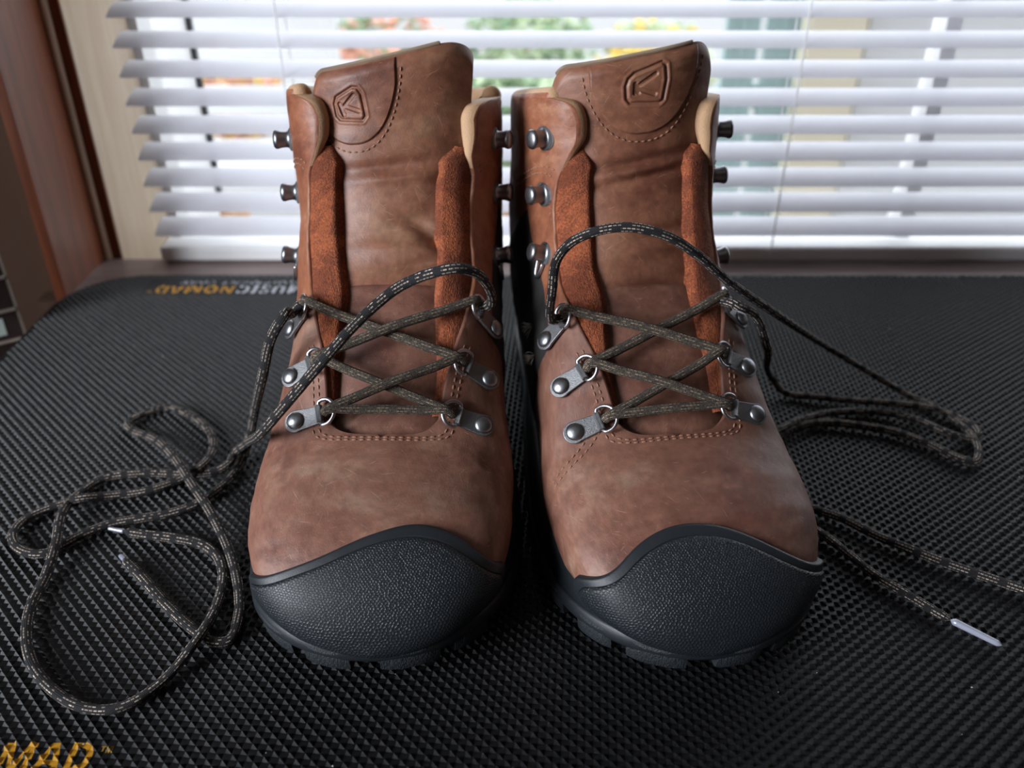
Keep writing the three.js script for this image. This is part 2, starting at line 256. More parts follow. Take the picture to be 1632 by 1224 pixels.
// ---------------------------------------------------------------- the mat: thousands of moulded pyramids, one relief
const MX0 = -0.331, MX1 = 0.579, MZ0 = -0.226, MZ1 = 0.232, PP = 0.00530;
{
  const mat = thing('work_mat', 'black rubber mat with a pyramid texture and gold lettering under both boots', 'mat', [0, 0, 0]);
  const R = 0.055;
  const inside = (x, z, e = 0) => { const dx = Math.max(MX0 + R - x, x - (MX1 - R), 0), dz = Math.max(MZ0 + R - z, z - (MZ1 - R), 0); return Math.hypot(dx, dz) < R - e && x > MX0 + e && x < MX1 - e && z > MZ0 + e && z < MZ1 - e; };
  const shape = new THREE.Shape(); const pts = [];
  for (const [cx, cz, a0] of [[MX1 - R, MZ1 - R, 0], [MX0 + R, MZ1 - R, 1], [MX0 + R, MZ0 + R, 2], [MX1 - R, MZ0 + R, 3]]) for (let k = 0; k <= 12; k++) { const a = (a0 + k / 12) * Math.PI / 2; pts.push(new THREE.Vector2(cx + R * Math.cos(a), cz + R * Math.sin(a))); }
  shape.setFromPoints(pts);
  const slab = new THREE.ExtrudeGeometry(shape, { depth: 0.0016, bevelEnabled: true, bevelThickness: 0.0004, bevelSize: 0.0004, bevelSegments: 2, curveSegments: 8 });
  slab.rotateX(Math.PI / 2); slab.translate(0, -0.0011, 0);
  M.mat = phys({ color: new THREE.Color().setRGB(0.0058, 0.0058, 0.0066), roughness: 0.36, specularIntensity: 0.5, bumpMap: rep(suedeBump, 1 / 0.012, 1 / 0.012), bumpScale: 0.00008, name: 'mat_rubber' });
  part('mat_body', slab, M.mat, mat);
  // the printed lettering, drawn flat, worn on the pyramids that stand in it
  function logo(wm, hm) {
    const c = document.createElement('canvas'); c.width = 1536; c.height = Math.round(1536 * hm / wm); const g = c.getContext('2d'), k = 1536 / wm;
    g.fillStyle = '#131315'; g.fillRect(0, 0, c.width, c.height); g.textBaseline = 'alphabetic';
    return { c, g, k };
  }
  const lw = 0.124, lh = 0.027;
  const { c, g, k } = logo(lw, lh);
  const fit = (text, x0, x1, y, h, color, font) => { g.fillStyle = color; g.font = `${font} ${Math.round(h * k * 1.38)}px sans-serif`; const w = g.measureText(text).width; g.save(); g.translate(x0 * k, y * k); g.scale((x1 - x0) * k / w, 1); g.fillText(text, 0, 0); g.restore(); };
  fit('MUSIC', 0.002, 0.0545, 0.0155, 0.0125, '#b9bcc2', 'bold'); fit('NOMAD', 0.0555, 0.1155, 0.0155, 0.0125, '#b07f22', 'bold'); fit('TM', 0.1165, 0.1215, 0.0075, 0.003, '#8f702c', 'bold');
  fit('EQUIPMENT CARE', 0.004, 0.1, 0.0235, 0.0048, '#8d9096', 'bold');
  const print = new THREE.CanvasTexture(c); print.colorSpace = THREE.SRGBColorSpace; print.anisotropy = 4;
  M.print = phys({ map: print, roughness: 0.45, specularIntensity: 0.36, name: 'printed_rubber' });
  // far lettering is read from the window's side; near lettering from the camera's side
  const far = { x1: -0.151, z0: -0.205, dir: -1 }, near = { x0: -0.2680, z0: 0.1870, dir: 1 };
  const uvFar = (x, z) => [(far.x1 - x) / lw, 1 - ((-0.190) - z) / lh - 0.0], uvNear = (x, z) => [(x - near.x0) / lw, 1 - (z - near.z0) / lh];
  const sets = { plain: [[], []], far: [[], []], near: [[], []] }, r = rng(77);
  const zone = (x, z) => { const f = uvFar(x, z), n = uvNear(x, z), ok = (q) => q[0] > 0 && q[0] < 1 && q[1] > 0 && q[1] < 1; return ok(f) ? 'far' : ok(n) ? 'near' : 'plain'; };
  const AX = 0.00586, BX = 0.00293, BZ = 0.00254, hb = 0.00132, ht = 0.00155, FLAT = -0.00066, CT = Math.cos(-0.075), ST = Math.sin(-0.075);
  const rows = Math.ceil((MZ1 - MZ0) / BZ) + 40;
  for (let j = -40; j < rows; j++) for (let i = -8; i < (MX1 - MX0) / AX + 8; i++) {
    const gx = i * AX + (j & 1) * BX, gz = j * BZ, x = MX0 + gx * CT + gz * ST, z = MZ0 - gx * ST + gz * CT;
    if (!inside(x, z, hb + 0.001)) continue;
    const key = zone(x, z), map = key === 'far' ? uvFar : key === 'near' ? uvNear : (a, b) => [a, b], [P, U] = sets[key], ax = (r() - 0.5) * 0.0002, az = (r() - 0.5) * 0.0002;
    const q = [[-hb, -hb], [hb, -hb], [hb, hb], [-hb, hb]].map(([a, b]) => [x + a * CT + b * ST, z - a * ST + b * CT]), T = [x + ax - 0.4 * hb, z + az + 0.05 * hb];
    for (let k = 0; k < 4; k++) { const A = q[k], B = q[(k + 1) % 4]; P.push(A[0], -0.0007, A[1], T[0], ht - 0.0007, T[1], B[0], -0.0007, B[1]); for (const e of [A, T, B]) U.push(...map(e[0], e[1])); }
  }
  for (const [key, x0, x1, z0, z1, map] of [['far', far.x1 - lw, far.x1, -0.190 - lh, -0.190, uvFar], ['near', near.x0, near.x0 + lw, near.z0, near.z0 + lh, uvNear]]) {
    const [P, U] = sets[key]; for (const [a, b] of [[x0, z0], [x0, z1], [x1, z1], [x0, z0], [x1, z1], [x1, z0]]) { P.push(a, FLAT, b); U.push(...map(a, b)); }
  }
  for (const [key, name, m] of [['plain', 'pyramid_texture', M.mat], ['far', 'printed_lettering', M.print], ['near', 'printed_lettering', M.print]]) {
    const [P, U] = sets[key], gg = new THREE.BufferGeometry(); gg.setAttribute('position', new THREE.Float32BufferAttribute(P, 3)); gg.setAttribute('uv', new THREE.Float32BufferAttribute(U, 2)); gg.computeVertexNormals();
    const o = part(name, gg, m, mat); if (key === 'plain') o.userData.kind = 'stuff';
  }
}

{ // lint and dust specks
  const r = rng(4242), gs = [], sp = new THREE.IcosahedronGeometry(1, 0);
  for (let i = 0; i < 170; i++) { const g = sp.clone(), q = 0.00012 + 0.00028 * r() * r(), x = lerp(-0.28, 0.42, r()), z = lerp(-0.2, 0.215, r()); g.scale(q * (1 + 2 * r() * r()), q, q); g.rotateY(r() * 6); g.translate(x, 0.0009 + q, z); gs.push(g); }
  M.lint = std({ color: new THREE.Color().setRGB(0.5, 0.48, 0.45), roughness: 0.9 });
  const o = part('lint', gs, M.lint, scene); o.userData = { label: 'tiny pale specks of lint scattered over the black mat', category: 'lint', kind: 'stuff' };
}

// ---------------------------------------------------------------- boots
// cross-sections from the toe back and up the shaft: front/top point, bottom/back point, half width, squareness front and back
const SEC = [
  [0.3095, 0.0215, 0.3095, 0.0205, 0.0005, 0.9500, 0.9000],
  [0.3078, 0.0300, 0.3078, 0.0188, 0.0146, 0.9500, 0.8500],
  [0.3035, 0.0385, 0.3040, 0.0185, 0.0278, 0.9500, 0.8000],
  [0.2965, 0.0455, 0.2965, 0.0180, 0.0385, 0.9400, 0.7500],
  [0.2855, 0.0525, 0.2850, 0.0160, 0.0473, 0.9300, 0.7000],
  [0.2705, 0.0588, 0.2680, 0.0125, 0.0531, 0.9000, 0.6600],
  [0.2510, 0.0642, 0.2450, 0.0100, 0.0558, 0.8800, 0.6200],
  [0.2350, 0.0690, 0.2250, 0.0100, 0.0561, 0.8400, 0.6000],
  [0.2140, 0.0880, 0.1950, 0.0100, 0.0531, 0.8200, 0.6000],
  [0.1930, 0.1080, 0.1600, 0.0100, 0.0505, 0.7600, 0.6200],
  [0.1720, 0.1250, 0.1150, 0.0100, 0.0505, 0.7200, 0.6600],
  [0.1630, 0.1380, 0.0600, 0.0100, 0.0510, 0.6000, 0.8000],
  [0.1570, 0.1510, 0.0140, 0.0300, 0.0515, 0.5600, 0.9500],
  [0.1520, 0.1630, 0.0100, 0.0750, 0.0520, 0.5300, 0.9500],
  [0.1490, 0.1725, 0.0200, 0.1150, 0.0520, 0.5000, 0.9500],
  [0.1470, 0.1815, 0.0270, 0.1470, 0.0520, 0.5000, 0.9500],
  [0.1460, 0.1895, 0.0260, 0.1600, 0.0515, 0.5000, 0.9500],
];
const col = SEC[0].map((_, k) => monotone(SEC.map((r) => r[k])));
const TOP = 16;

function makeBoot(o) {
  const m = o.mirror, root = thing('hiking_boot', o.label, 'boot', o.at, 'pair of hiking boots');
  root.rotation.y = o.yaw;
  const flip = m < 0, seed = o.seed;
  const G = (nu, nv, f, opt = {}) => grid(nu, nv, f, { ...opt, flip: (opt.flip ?? false) !== flip });
  const shift = curveOf([[0, 0.0015], [4, 0], [6, -0.001], [9, 0], [11, o.lean ?? 0]]);
  const wide = curveOf([[8.5, 1], [11, o.wide ?? 1]]);
  // a point of the boot's skin; phi = 0 on the front/top line, positive towards the inner side
  function raw(t, phi) {
    const [Tz, Ty, Bz, By, w0, pf, pb] = col.map((c) => c(t)), w = w0 * wide(t), s = Math.sin(phi), c = Math.cos(phi), p = lerp(pf, pb, (1 - c) / 2);
    const X = w * Math.sign(s) * Math.pow(Math.abs(s) + 1e-9, p), a = (1 - Math.sign(c) * Math.pow(Math.abs(c) + 1e-9, p)) / 2;
    return V((X + shift(t)) * m, Ty + (By - Ty) * a, Tz + (Bz - Tz) * a);
  }
  function normal(t, phi) {
    const e = 0.02, a = raw(Math.max(t - e, 0.02), phi), b = raw(t + e, phi), c = raw(t, phi - e), d = raw(t, phi + e);
    const n = V(0, 0, 0).crossVectors(d.sub(c), b.sub(a)).normalize(); return n.multiplyScalar(m);
  }
  const lumps = (p) => 0.0011 * fbm(p.x * 32 + seed, p.y * 32, p.z * 32, 3) + 0.0005 * fbm(p.x * 26 + seed, p.y * 110, p.z * 110, 2);
  function skin(t, phi, off = 0, rough = 1) { const p = raw(t, phi), n = normal(t, phi); return p.clone().addScaledVector(n, off + rough * lumps(p) * smooth(t, 0.5, 4)); }
  // phi at a distance x from the front line
  const phiAt = (t, x) => { const w = col[4](t) * wide(t), p = col[5](t); return Math.sign(x) * Math.asin(Math.min(0.999, Math.pow(Math.min(0.999, Math.abs(x) / w), 1 / p))); };
  const len = (t) => t * 0.0165;                                   // rough length along the foot, for uv
  // half width of the throat
  const gapBase = curveM(o.gaps), gapMore = [curveOf(o.gapMore[0]), curveOf(o.gapMore[1])];
  const gap = (t, side = 1) => t < o.throat ? 0 : Math.min(0.0215 * Math.pow(clamp((t - o.throat) / 0.34, 0, 1), 0.26), 1) + gapBase(t) + gapMore[side > 0 ? 0 : 1](t);
  const gphi = (t, side = 1) => { const g = gap(t, side); return g <= 0 ? 0 : phiAt(t, g); };
  const thick = (t) => lerp(0.0024, 0.0095, smooth(t, 12.3, 14.5));

  // -- upper: vamp, quarters and collar in one leather skin with a rim round the throat and the collar
  const ts = []; for (let i = 0; i <= 60; i++) ts.push(2.2 + i / 60 * (o.throat - 2.2)); for (let i = 1; i <= 26; i++) ts.push(o.throat + 0.5 * (i / 26) ** 1.8); for (let i = 1; i <= 110; i++) ts.push(o.throat + 0.5 + (TOP - o.throat - 0.5) * i / 110);
  const phiOf = (t, u) => { const g = gphi(t, 1); return g + u * (2 * Math.PI - g - gphi(t, -1)); };
  const outer = (t, u, off = 0) => skin(t, phiOf(t, u), off);
  const SEAM = 9.5, split = ts.findIndex((t) => t > SEAM);
  const uSign = (t, u) => { const phi = phiOf(t, u); return phi <= Math.PI ? phi : phi - 2 * Math.PI; };
  const skinGrid = (i0, i1) => G(170, i1 - i0, (u, v) => { const t = ts[i0 + Math.round(v * (i1 - i0))], e = (u - 0.5) * (1 - 0.0) + 0.5; const p = outer(t, e); return [p, uSign(t, u) * 0.055 + seed * 0.013, len(t) + seed * 0.07]; }, { closeBelow: i0 === 0 ? ts.findIndex((t) => t > o.throat) - 1 : -1 });
  // rim along the throat edge: from outer skin over the edge to the inside
  function rimPath(side) { const a = []; for (const t of ts) if (t >= o.throat - 0.0001) { const phi = side * gphi(t, side); a.push([t, phi]); } return a; }
  function rim(side, b0, b1, tMin, tMax) {
    const path = rimPath(side).filter(([t]) => t >= tMin && t <= tMax);
    return G(8, path.length - 1, (u, v) => {
      const [t, phi] = path[Math.round(v * (path.length - 1))], P = skin(t, phi), n = normal(t, phi), q = raw(t, phi - side * 0.03), e = q.sub(raw(t, phi)).normalize(), th = thick(t), b = lerp(b0, b1, u);
      return [P.addScaledVector(n, -th / 2 * (1 - Math.cos(b))).addScaledVector(e, th * 0.45 * Math.sin(b)), u * 0.01, len(t)];
    }, { flip: side < 0 });
  }
  function topRim(b0, b1, n = 150) {
    return G(n, 8, (u, v) => { const phi = phiOf(TOP, u), P = skin(TOP, phi), nn = normal(TOP, phi), e = raw(TOP, phi).sub(raw(TOP - 0.05, phi)).normalize(), b = lerp(b0, b1, v), th = thick(TOP); return [P.addScaledVector(nn, -th / 2 * (1 - Math.cos(b))).addScaledVector(e, th * 0.5 * Math.sin(b)), phi * 0.05, v * 0.01]; });
  }
  function corner(side, b0, b1) {                                  // turns the rim from the throat edge into the top edge
    const t = TOP, phi = side * gphi(t, side), n = normal(t, phi), e1 = raw(t, phi - side * 0.03).sub(raw(t, phi)).normalize(), e2 = raw(t, phi).sub(raw(t - 0.05, phi)).normalize(), th = thick(t);
    return G(8, 8, (u, v) => { const b = lerp(b0, b1, u), w = v * Math.PI / 2; return [skin(t, phi).addScaledVector(n, -th / 2 * (1 - Math.cos(b))).addScaledVector(e1, th * 0.45 * Math.sin(b) * Math.cos(w)).addScaledVector(e2, th * 0.5 * Math.sin(b) * Math.sin(w)), u * 0.01, v * 0.01]; }, { flip: side < 0 });
  }
  const TB = 12.9, fr = Math.PI * 0.16;
  part('vamp', [skinGrid(0, split), rim(1, 0, Math.PI, o.throat, ts[split]), rim(-1, 0, Math.PI, o.throat, ts[split])], M.vamp, root, 'brown oiled leather');
  part('quarter', [skinGrid(split, ts.length - 1), rim(1, 0, Math.PI, ts[split], TB), rim(-1, 0, Math.PI, ts[split], TB), rim(1, 0, fr, TB - 0.1, TOP), rim(-1, 0, fr, TB - 0.1, TOP), topRim(0, fr), corner(1, 0, fr), corner(-1, 0, fr)], M.collar, root, 'orange brown leather up to the padded collar');
  const inner = G(120, 40, (u, v) => { const t = lerp(9.2, TOP, v), phi = phiOf(t, u); return [skin(t, phi, -thick(t)), phi * 0.05, len(t)]; }, { flip: true });
  part('collar_lining', [rim(1, fr, Math.PI, TB - 0.1, TOP), rim(-1, fr, Math.PI, TB - 0.1, TOP), topRim(fr, Math.PI), corner(1, fr, Math.PI), corner(-1, fr, Math.PI), inner], M.lining, root, 'tan lining rolled over the collar edge');

  // -- suede facing inside the throat
  for (const side of [1, -1]) {
    const w0 = o.suede[side > 0 ? 0 : 1];
    part('suede_facing', G(22, 120, (u, v) => {
      const t = lerp(7.4, 13.5, v), g = gap(t, side), wid = 0.0110 * smooth(t, 7.9, 9.6) * (1 - 0.75 * smooth(t, 12.7, 13.5)) * w0 + 0.002, x = g + 0.004 - (wid + 0.004) * Math.min(u / 0.7, 1), phi = phiAt(t, Math.max(x, 0.004)) * side;
      const P = raw(t, phi), n = normal(t, phi), curl = Math.max(0, (u - 0.7) / 0.3);
      const off = -0.0016 - 0.003 * smooth(t, 12.9, 13.5) - 0.0008 * smooth(u, 0, 0.3) + 0.0012 * Math.sin(Math.PI * Math.min(1, u / 0.7)) - 0.013 * (1 - Math.cos(curl * Math.PI / 2));
      const e = raw(t, phi - side * 0.03).sub(raw(t, phi)).normalize();
      return [P.addScaledVector(n, off + 0.0009 * fbm(P.x * 60, P.y * 45, P.z * 45 + seed, 3)).addScaledVector(e, 0.003 * Math.sin(curl * Math.PI / 2)), u * 0.03, len(t)];
    }, { flip: side > 0 }), M.suede, root, 'rough orange suede strip');
  }

  // -- tongue: lower flat panel and upper padded panel
  const spine = new THREE.CatmullRomCurve3([V(0, 0.0635, 0.246), V(0, 0.0672, 0.235), V(0, 0.085, 0.214), V(0, 0.1045, 0.1935), V(0, 0.1215, 0.174), V(0, 0.136, 0.164), V(0, 0.15, 0.158), V(0, 0.164, 0.1535), V(0, 0.178, 0.1505), V(0, 0.193, 0.149), V(0, 0.207, 0.1475)], false, 'centripetal');
  const SL = spine.getLength();
  const wt = curveOf([[0, 0.030], [0.35, 0.033], [0.55, 0.0335], [0.8, 0.0355], [1, 0.0375]]);
  const wrinkles = o.wrinkles;
  function tongueAt(l, k, off = 0, plain = false) {        // l along 0..1, k across -1..1 (world +x positive)
    const q = Math.abs(k), lm = o.topLine(k), L = Math.min(l, 1) * 1 + 0; const s = clamp(L, 0, 1) * (1 + (lm - 1) * smooth(L, 0.6, 1)) ;
    const over = Math.max(0, s - 1), c = spine.getPointAt(Math.min(s, 1)), tg = spine.getTangentAt(Math.min(s, 1)); if (over) c.addScaledVector(tg, over * SL);
    const n = V(0, -tg.z, tg.y).normalize(); if (n.z < 0) n.negate();
    const w = wt(Math.min(s, 1)), x = k * w + o.tongueShift(Math.min(s, 1)), bend = lerp(0.0075, 0.013, s) * Math.pow(q, 2.6);
    let d = -bend + off - lerp(0.0012, 0.0055, smooth(s, 0.1, 0.5));
    if (!plain) for (const [l0, k0, dl, dk, h, sl] of wrinkles) d += 1.5 * h * gauss(l - l0 - sl * (k - k0), dl) * gauss(k - k0, dk);
    const p = V(x, c.y, c.z); d += 0.0009 * fbm(x * 40, c.y * 60 + seed, c.z * 40, 3);
    return [p.addScaledVector(n, d), n];
  }
  const frontSurf = (l, k, off) => { const [p] = tongueAt(l, k, off); return p; };
  { // padded tongue as a pillow: front face, then the edge and the back
    const edge = (l, k) => 0.011 * Math.min(1, Math.sqrt(Math.max(0, 1 - Math.pow(Math.abs(k), 6)))) * lerp(0.35, 1, smooth(l, 0.5, 0.95)) * Math.sqrt(Math.max(0, 1 - Math.pow(Math.max(0, (l - 0.9) / 0.1), 3)));
    const face = grid(90, 190, (u, v) => { const k = Math.sin((u - 0.5) * Math.PI * 0.9999), l = lerp(0.40, 1, v); const e = Math.max(0, (l - 0.97) / 0.03); return [tongueAt(l, k, -0.0035 * e * e)[0], k * 0.04 + seed * 0.03, l * SL]; });
    const back = grid(90, 120, (u, v) => { const k = Math.sin((u - 0.5) * Math.PI * 0.9999), l = lerp(0.40, 1, v), e = Math.max(0, (l - 0.97) / 0.03); return [tongueAt(l, k, -0.0035 * e * e - edge(l, k))[0], k * 0.04, l * SL]; }, { flip: true });
    part('tongue', [face, back], M.tongue, root, 'padded leather tongue');
    part('tongue_base', grid(70, 90, (u, v) => { const k = (u - 0.5) * 2, l = lerp(0.0, 0.475, v), e = smooth(l, 0.455, 0.475); return [tongueAt(l, k, 0.0012 * smooth(l, 0.3, 0.42) - 0.0016 * e - 0.0008)[0], k * 0.04 + 0.3, l * SL + 0.2 + seed * 0.05]; }), M.vamp, root, 'smooth lower tongue panel');
    // knit edging along the top edge
    const cs = []; for (let i = 0; i <= 60; i++) { const k = lerp(o.knit[0], o.knit[1], i / 60); cs.push(tongueAt(1, k, -0.0036)[0].add(V(0, 0.0002, 0))); }
    part('knit_edging', tube(cs, 0.0009, { seg: 220, sides: 10, flat: 1.2 }), M.knit, root, 'tan knit edging on the tongue top');
  }
  // -- badge panel with the pressed mark
  const B = o.badge;                                       // {k, half, bottom (l), top (l)}
  const wTop = wt(0.9);
  function badgePoint(a, b) {                              // a -1..1 across, b 0 (bottom) .. 1 (top)
    const k = (B.x + a * B.half) / wTop, top = 0.995, l = lerp(B.low, top, b); return [l, clamp(k, -0.985, 0.985)];
  }
  const inBadge = (a) => 1 - Math.sqrt(Math.max(0, 1 - Math.pow(Math.abs(a), 2.3)));      // U-shaped lower edge: b starts here
  const segd = (x, y, s) => { const [x0, y0, x1, y1] = s, dx = x1 - x0, dy = y1 - y0, t = clamp(((x - x0) * dx + (y - y0) * dy) / (dx * dx + dy * dy), 0, 1); return Math.hypot(x - x0 - t * dx, y - y0 - t * dy); };
  const shield = o.shield, ring = shield.map((p, i) => [...p, ...shield[(i + 1) % shield.length]]);
  function pressed(x, y) { let d = 1; for (const s of ring) d = Math.min(d, segd(x, y, s)); let e = 1; for (const s of o.bars) e = Math.min(e, segd(x, y, s)); return -0.0007 * (1 - smooth(d, 0.0002, 0.0009)) + 0.00025 * gauss(d - 0.0015, 0.0006) - 0.0008 * (1 - smooth(e, 0.0006, 0.0013)); }
  part('badge_panel', grid(150, 150, (u, v) => {
    const a = u * 2 - 1, b0 = inBadge(a * 0.9999) * 0.96, b = lerp(b0, 1, v), [l, k] = badgePoint(a, b);
    const rimd = Math.min(v * (1 - b0) * 0.9, (1 - Math.abs(a)) * 0.9 + (1 - b) * 0.0), lift = 0.0011 * smooth(rimd, 0, 0.035) - 0.0009 * (1 - smooth(rimd, 0, 0.012));
    const x = B.x + a * B.half - B.mark[0], y = (l - B.mark[1]) * SL;
    return [tongueAt(l, k, lift - 0.0035 * Math.max(0, (l - 0.97) / 0.03) ** 2 + pressed(x, y))[0], a * 0.025 + 0.13 * seed, b * 0.04];
  }), M.tongue, root, 'raised leather panel with a pressed shield mark');

  // -- stitches
  function stitches(line, pitch = 0.0033, size = 0.0023, r = 0.00042) {
    const pts = line.map(([p]) => p), ns = line.map(([, n]) => n), c = new THREE.CatmullRomCurve3(pts, false, 'centripetal'), L = c.getLength(), n = Math.floor(L / pitch), out = [];
    const g0 = new THREE.SphereGeometry(1, 7, 5);
    for (let i = 0; i < n; i++) { const u = (i + 0.5) / n, p = c.getPointAt(u), t = c.getTangentAt(u), nn = ns[Math.round(u * (ns.length - 1))].clone(); const q = g0.clone(); q.scale(size / 2, r, r); out.push(placed(q, p.addScaledVector(nn, r * 0.25), nn, t)); }
    return out;
  }
  const onSkin = (t, x, off = 0.0) => { const phi = phiAt(t, x); return [skin(t, phi, off), normal(t, phi)]; };
  const S = [];
  for (const d of [0.0028, 0.0052]) { // U round the throat, double row
    const line = [], t1 = o.throat + 0.42, X = gap(t1) + d, dip = 0.42 + d * 30;
    for (let i = 0; i < 24; i++) { const t = lerp(8.6, t1, i / 24); line.push(onSkin(t, -(gap(t) + d))); }
    for (let i = 0; i <= 48; i++) { const a = Math.PI * (1 - i / 48), c = Math.cos(a); line.push(onSkin(t1 - dip * Math.pow(Math.sin(a), 0.5), X * Math.sign(c) * Math.pow(Math.abs(c), 0.62))); }
    for (let i = 23; i >= 0; i--) { const t = lerp(8.6, t1, i / 24); line.push(onSkin(t, gap(t) + d)); }
    S.push(...stitches(line));
  }
  for (const side of [1, -1]) for (const d of [0, 0.16]) { const line = []; for (let i = 0; i <= 20; i++) { const t = 12.75 + d + 0.5 * Math.sin(i / 20 * 1.4); line.push(onSkin(t, side * lerp(gap(t, side) + 0.002, 0.0495, i / 20))); } S.push(...stitches(line, 0.0034, 0.0021)); }
  { const line = []; for (let i = 0; i <= 70; i++) { const a = lerp(-1, 1, i / 70) * 1.0, A = a * 1.1, b = clamp(inBadge(a * 0.995) * 1.04 - 0.085 * Math.sqrt(Math.max(0, 1 - a * a * 0.85)), -0.2, 1), [l, k] = badgePoint(A, b); if (Math.abs(k) < 0.97) line.push(tongueAt(l, k, 0.0001)); } S.push(...stitches(line, 0.003, 0.002, 0.0004)); }
  for (const [k0, k1, l0, l1] of o.tongueSeams) { const line = []; for (let i = 0; i <= 40; i++) line.push(tongueAt(lerp(l0, l1, i / 40), lerp(k0, k1, i / 40), 0.0009)); S.push(...stitches(line, 0.0032, 0.0021)); }
  for (const seam of o.sideSeams) { const line = seam.map(([t, x]) => onSkin(t, x)); S.push(...stitches(line, 0.0032, 0.0022)); }
  part('stitching', S, M.thread, root, 'brown thread seams');

  // -- toe cap: pebbled rubber with a smooth rim, a disc round the tip of the toe
  const cap = (phi) => { const q = Math.abs(phi), side = phi > 0 ? 1 : 0; return 3.5 + o.cap.bump * gauss(phi - o.cap.at, o.cap.wide[phi > o.cap.at ? 0 : 1]) + 2.0 * smooth(q, 0.75, 1.75) + o.cap.tail[side] * smooth(q, 0.75, 1.5); };
  const capGrid = (r0, r1, nv, off) => G(150, nv, (u, v) => {
    const phi = (u * 2 - 1) * Math.PI, r = lerp(r0, r1, v), t = Math.max(0.004, r * cap(phi)), P = skin(t, phi, 0, 0.2), n = normal(Math.max(t, 0.3), phi); n.lerp(V(0, 0, 1), 1 - smooth(r, 0, 0.12)).normalize(); if (r < 1e-6) P.set(0.0015 * m, 0.021, 0.3095); P.addScaledVector(n, off(r)); const rho = Math.hypot(P.x, P.z - 0.20);
    return [P, Math.atan2(P.x, P.z - 0.20) * 0.092 + seed * 0.01, P.y * 0.85 + Math.max(0, 0.11 - rho) * 0.9];
  }, { closeU: true, flip: true });
  part('toe_cap', capGrid(0, 0.905, 70, (r) => 0.0034 - 0.0008 * smooth(r, 0.885, 0.905)), M.rubber, root, 'black pebbled rubber toe cap');
  part('toe_cap_rim', capGrid(0.900, 1.0, 12, (r) => 0.0024 * Math.sqrt(Math.max(0, 1 - smooth(r, 0.955, 1) ** 2)) - 0.0012 * smooth(r, 0.985, 1) - 0.0012 * (1 - smooth(r, 0.900, 0.908))), M.rubberSmooth, root, 'smooth rubber lip of the toe cap');

  // -- sole
  const half = [[0.0, 0.3095], [0.018, 0.307], [0.0345, 0.298], [0.0475, 0.282], [0.0562, 0.258], [0.0592, 0.232], [0.0575, 0.20], [0.051, 0.15], [0.043, 0.10], [0.039, 0.055], [0.0345, 0.022], [0.021, 0.003], [0, -0.002]];
  const loop = [...half.map(([x, z]) => V(x * 0.965 * m, 0, z)), ...half.slice(1, -1).reverse().map(([x, z]) => V((-x * 1.02) * m, 0, z))];
  const outline = new THREE.CatmullRomCurve3(loop, true, 'centripetal'); outline.arcLengthDivisions = 800;
  const INS = 1;
  const spring = (z) => 0.0085 * smooth(z, 0.245, 0.312) ** 1.2;
  const around = (u, inset, y, raise = 1) => { const p = outline.getPointAt(u % 1), t = outline.getTangentAt(u % 1), n = V(t.z, 0, -t.x).multiplyScalar(m); return p.addScaledVector(n, inset * INS).setY(y + raise * spring(p.z)); };
  const band = (rows) => G(260, rows.length - 1, (u, v) => { const [ins, y] = rows[Math.round(v * (rows.length - 1))]; return [around(u, ins, y, 1 - smooth(y, 0.012, 0.04)), u * 0.7, y]; }, { closeU: true, flip: true });
  part('midsole', band([[0.012, 0.0325], [0.0035, 0.0325], [0.0008, 0.030], [0, 0.026], [-0.0006, 0.02], [-0.001, 0.0155], [0.001, 0.0135], [0.012, 0.0135]]), M.rubberSmooth, root, 'black rubber midsole');
  part('outsole', band([[0.010, 0.0145], [0.0005, 0.0145], [-0.0022, 0.0135], [-0.0024, 0.0085], [-0.001, 0.0062], [0.010, 0.0058], [0.03, 0.0058]]), M.rubberSmooth, root, 'black outsole rim');
  const lugs = 24;
  for (let i = 0; i < lugs; i++) {
    const u0 = (i + 0.12 + o.lugShift) / lugs, u1 = u0 + (i % 2 ? 0.62 : 0.78) / lugs, prof = [[0.018, 0.009], [0.018, 0.0], [0.0005, 0.0], [-0.0012, 0.0012], [-0.0026, 0.0115], [0.004, 0.0125], [0.018, 0.0125]];
    const side = G(6, prof.length - 1, (u, v) => { const [ins, y] = prof[Math.round(v * (prof.length - 1))], a = lerp(u0, u1, u), pin = (ins < 0.01 ? 0.0008 * Math.abs(u * 2 - 1) ** 4 : 0); return [around(a + 1, ins + pin, y, 1), u * 0.02, v * 0.02]; }, { flip: true });
    const caps = [u0, u1].map((a) => { const P = prof.map(([ins, y]) => around(a + 1, ins + (ins < 0.01 ? 0.0008 : 0), y, 1)), g = new THREE.BufferGeometry(), arr = []; for (let k = 1; k < P.length - 1; k++) arr.push(...P[0].toArray(), ...P[k].toArray(), ...P[k + 1].toArray()); g.setAttribute('position', new THREE.Float32BufferAttribute(arr, 3)); g.setAttribute('uv', new THREE.Float32BufferAttribute(new Array(arr.length / 3 * 2).fill(0), 2)); g.computeVertexNormals(); return g; });
    part('lug', [side, ...caps], M.lugRubber, root);
  }
  // dark textile panel at the ankle, both sides
  for (const side of [1, -1]) part('ankle_panel', G(30, 40, (u, v) => {
    const t = side > 0 ? lerp(8.9, 12.6, v) : lerp(9.6, 13.2, v), p0 = side > 0 ? lerp(0.98, 1.22, v) : lerp(1.35, 1.25, v), phi = side * lerp(p0, 2.5, u), e = Math.min(smooth(u, 0, 0.06), smooth(1 - u, 0, 0.06), smooth(v, 0, 0.06), smooth(1 - v, 0, 0.06));
    return [skin(t, phi, -0.0006 + 0.0014 * e), phi * 0.05, len(t)];
  }, { flip: side < 0 }), M.darkTextile, root, 'dark textile ankle panel');

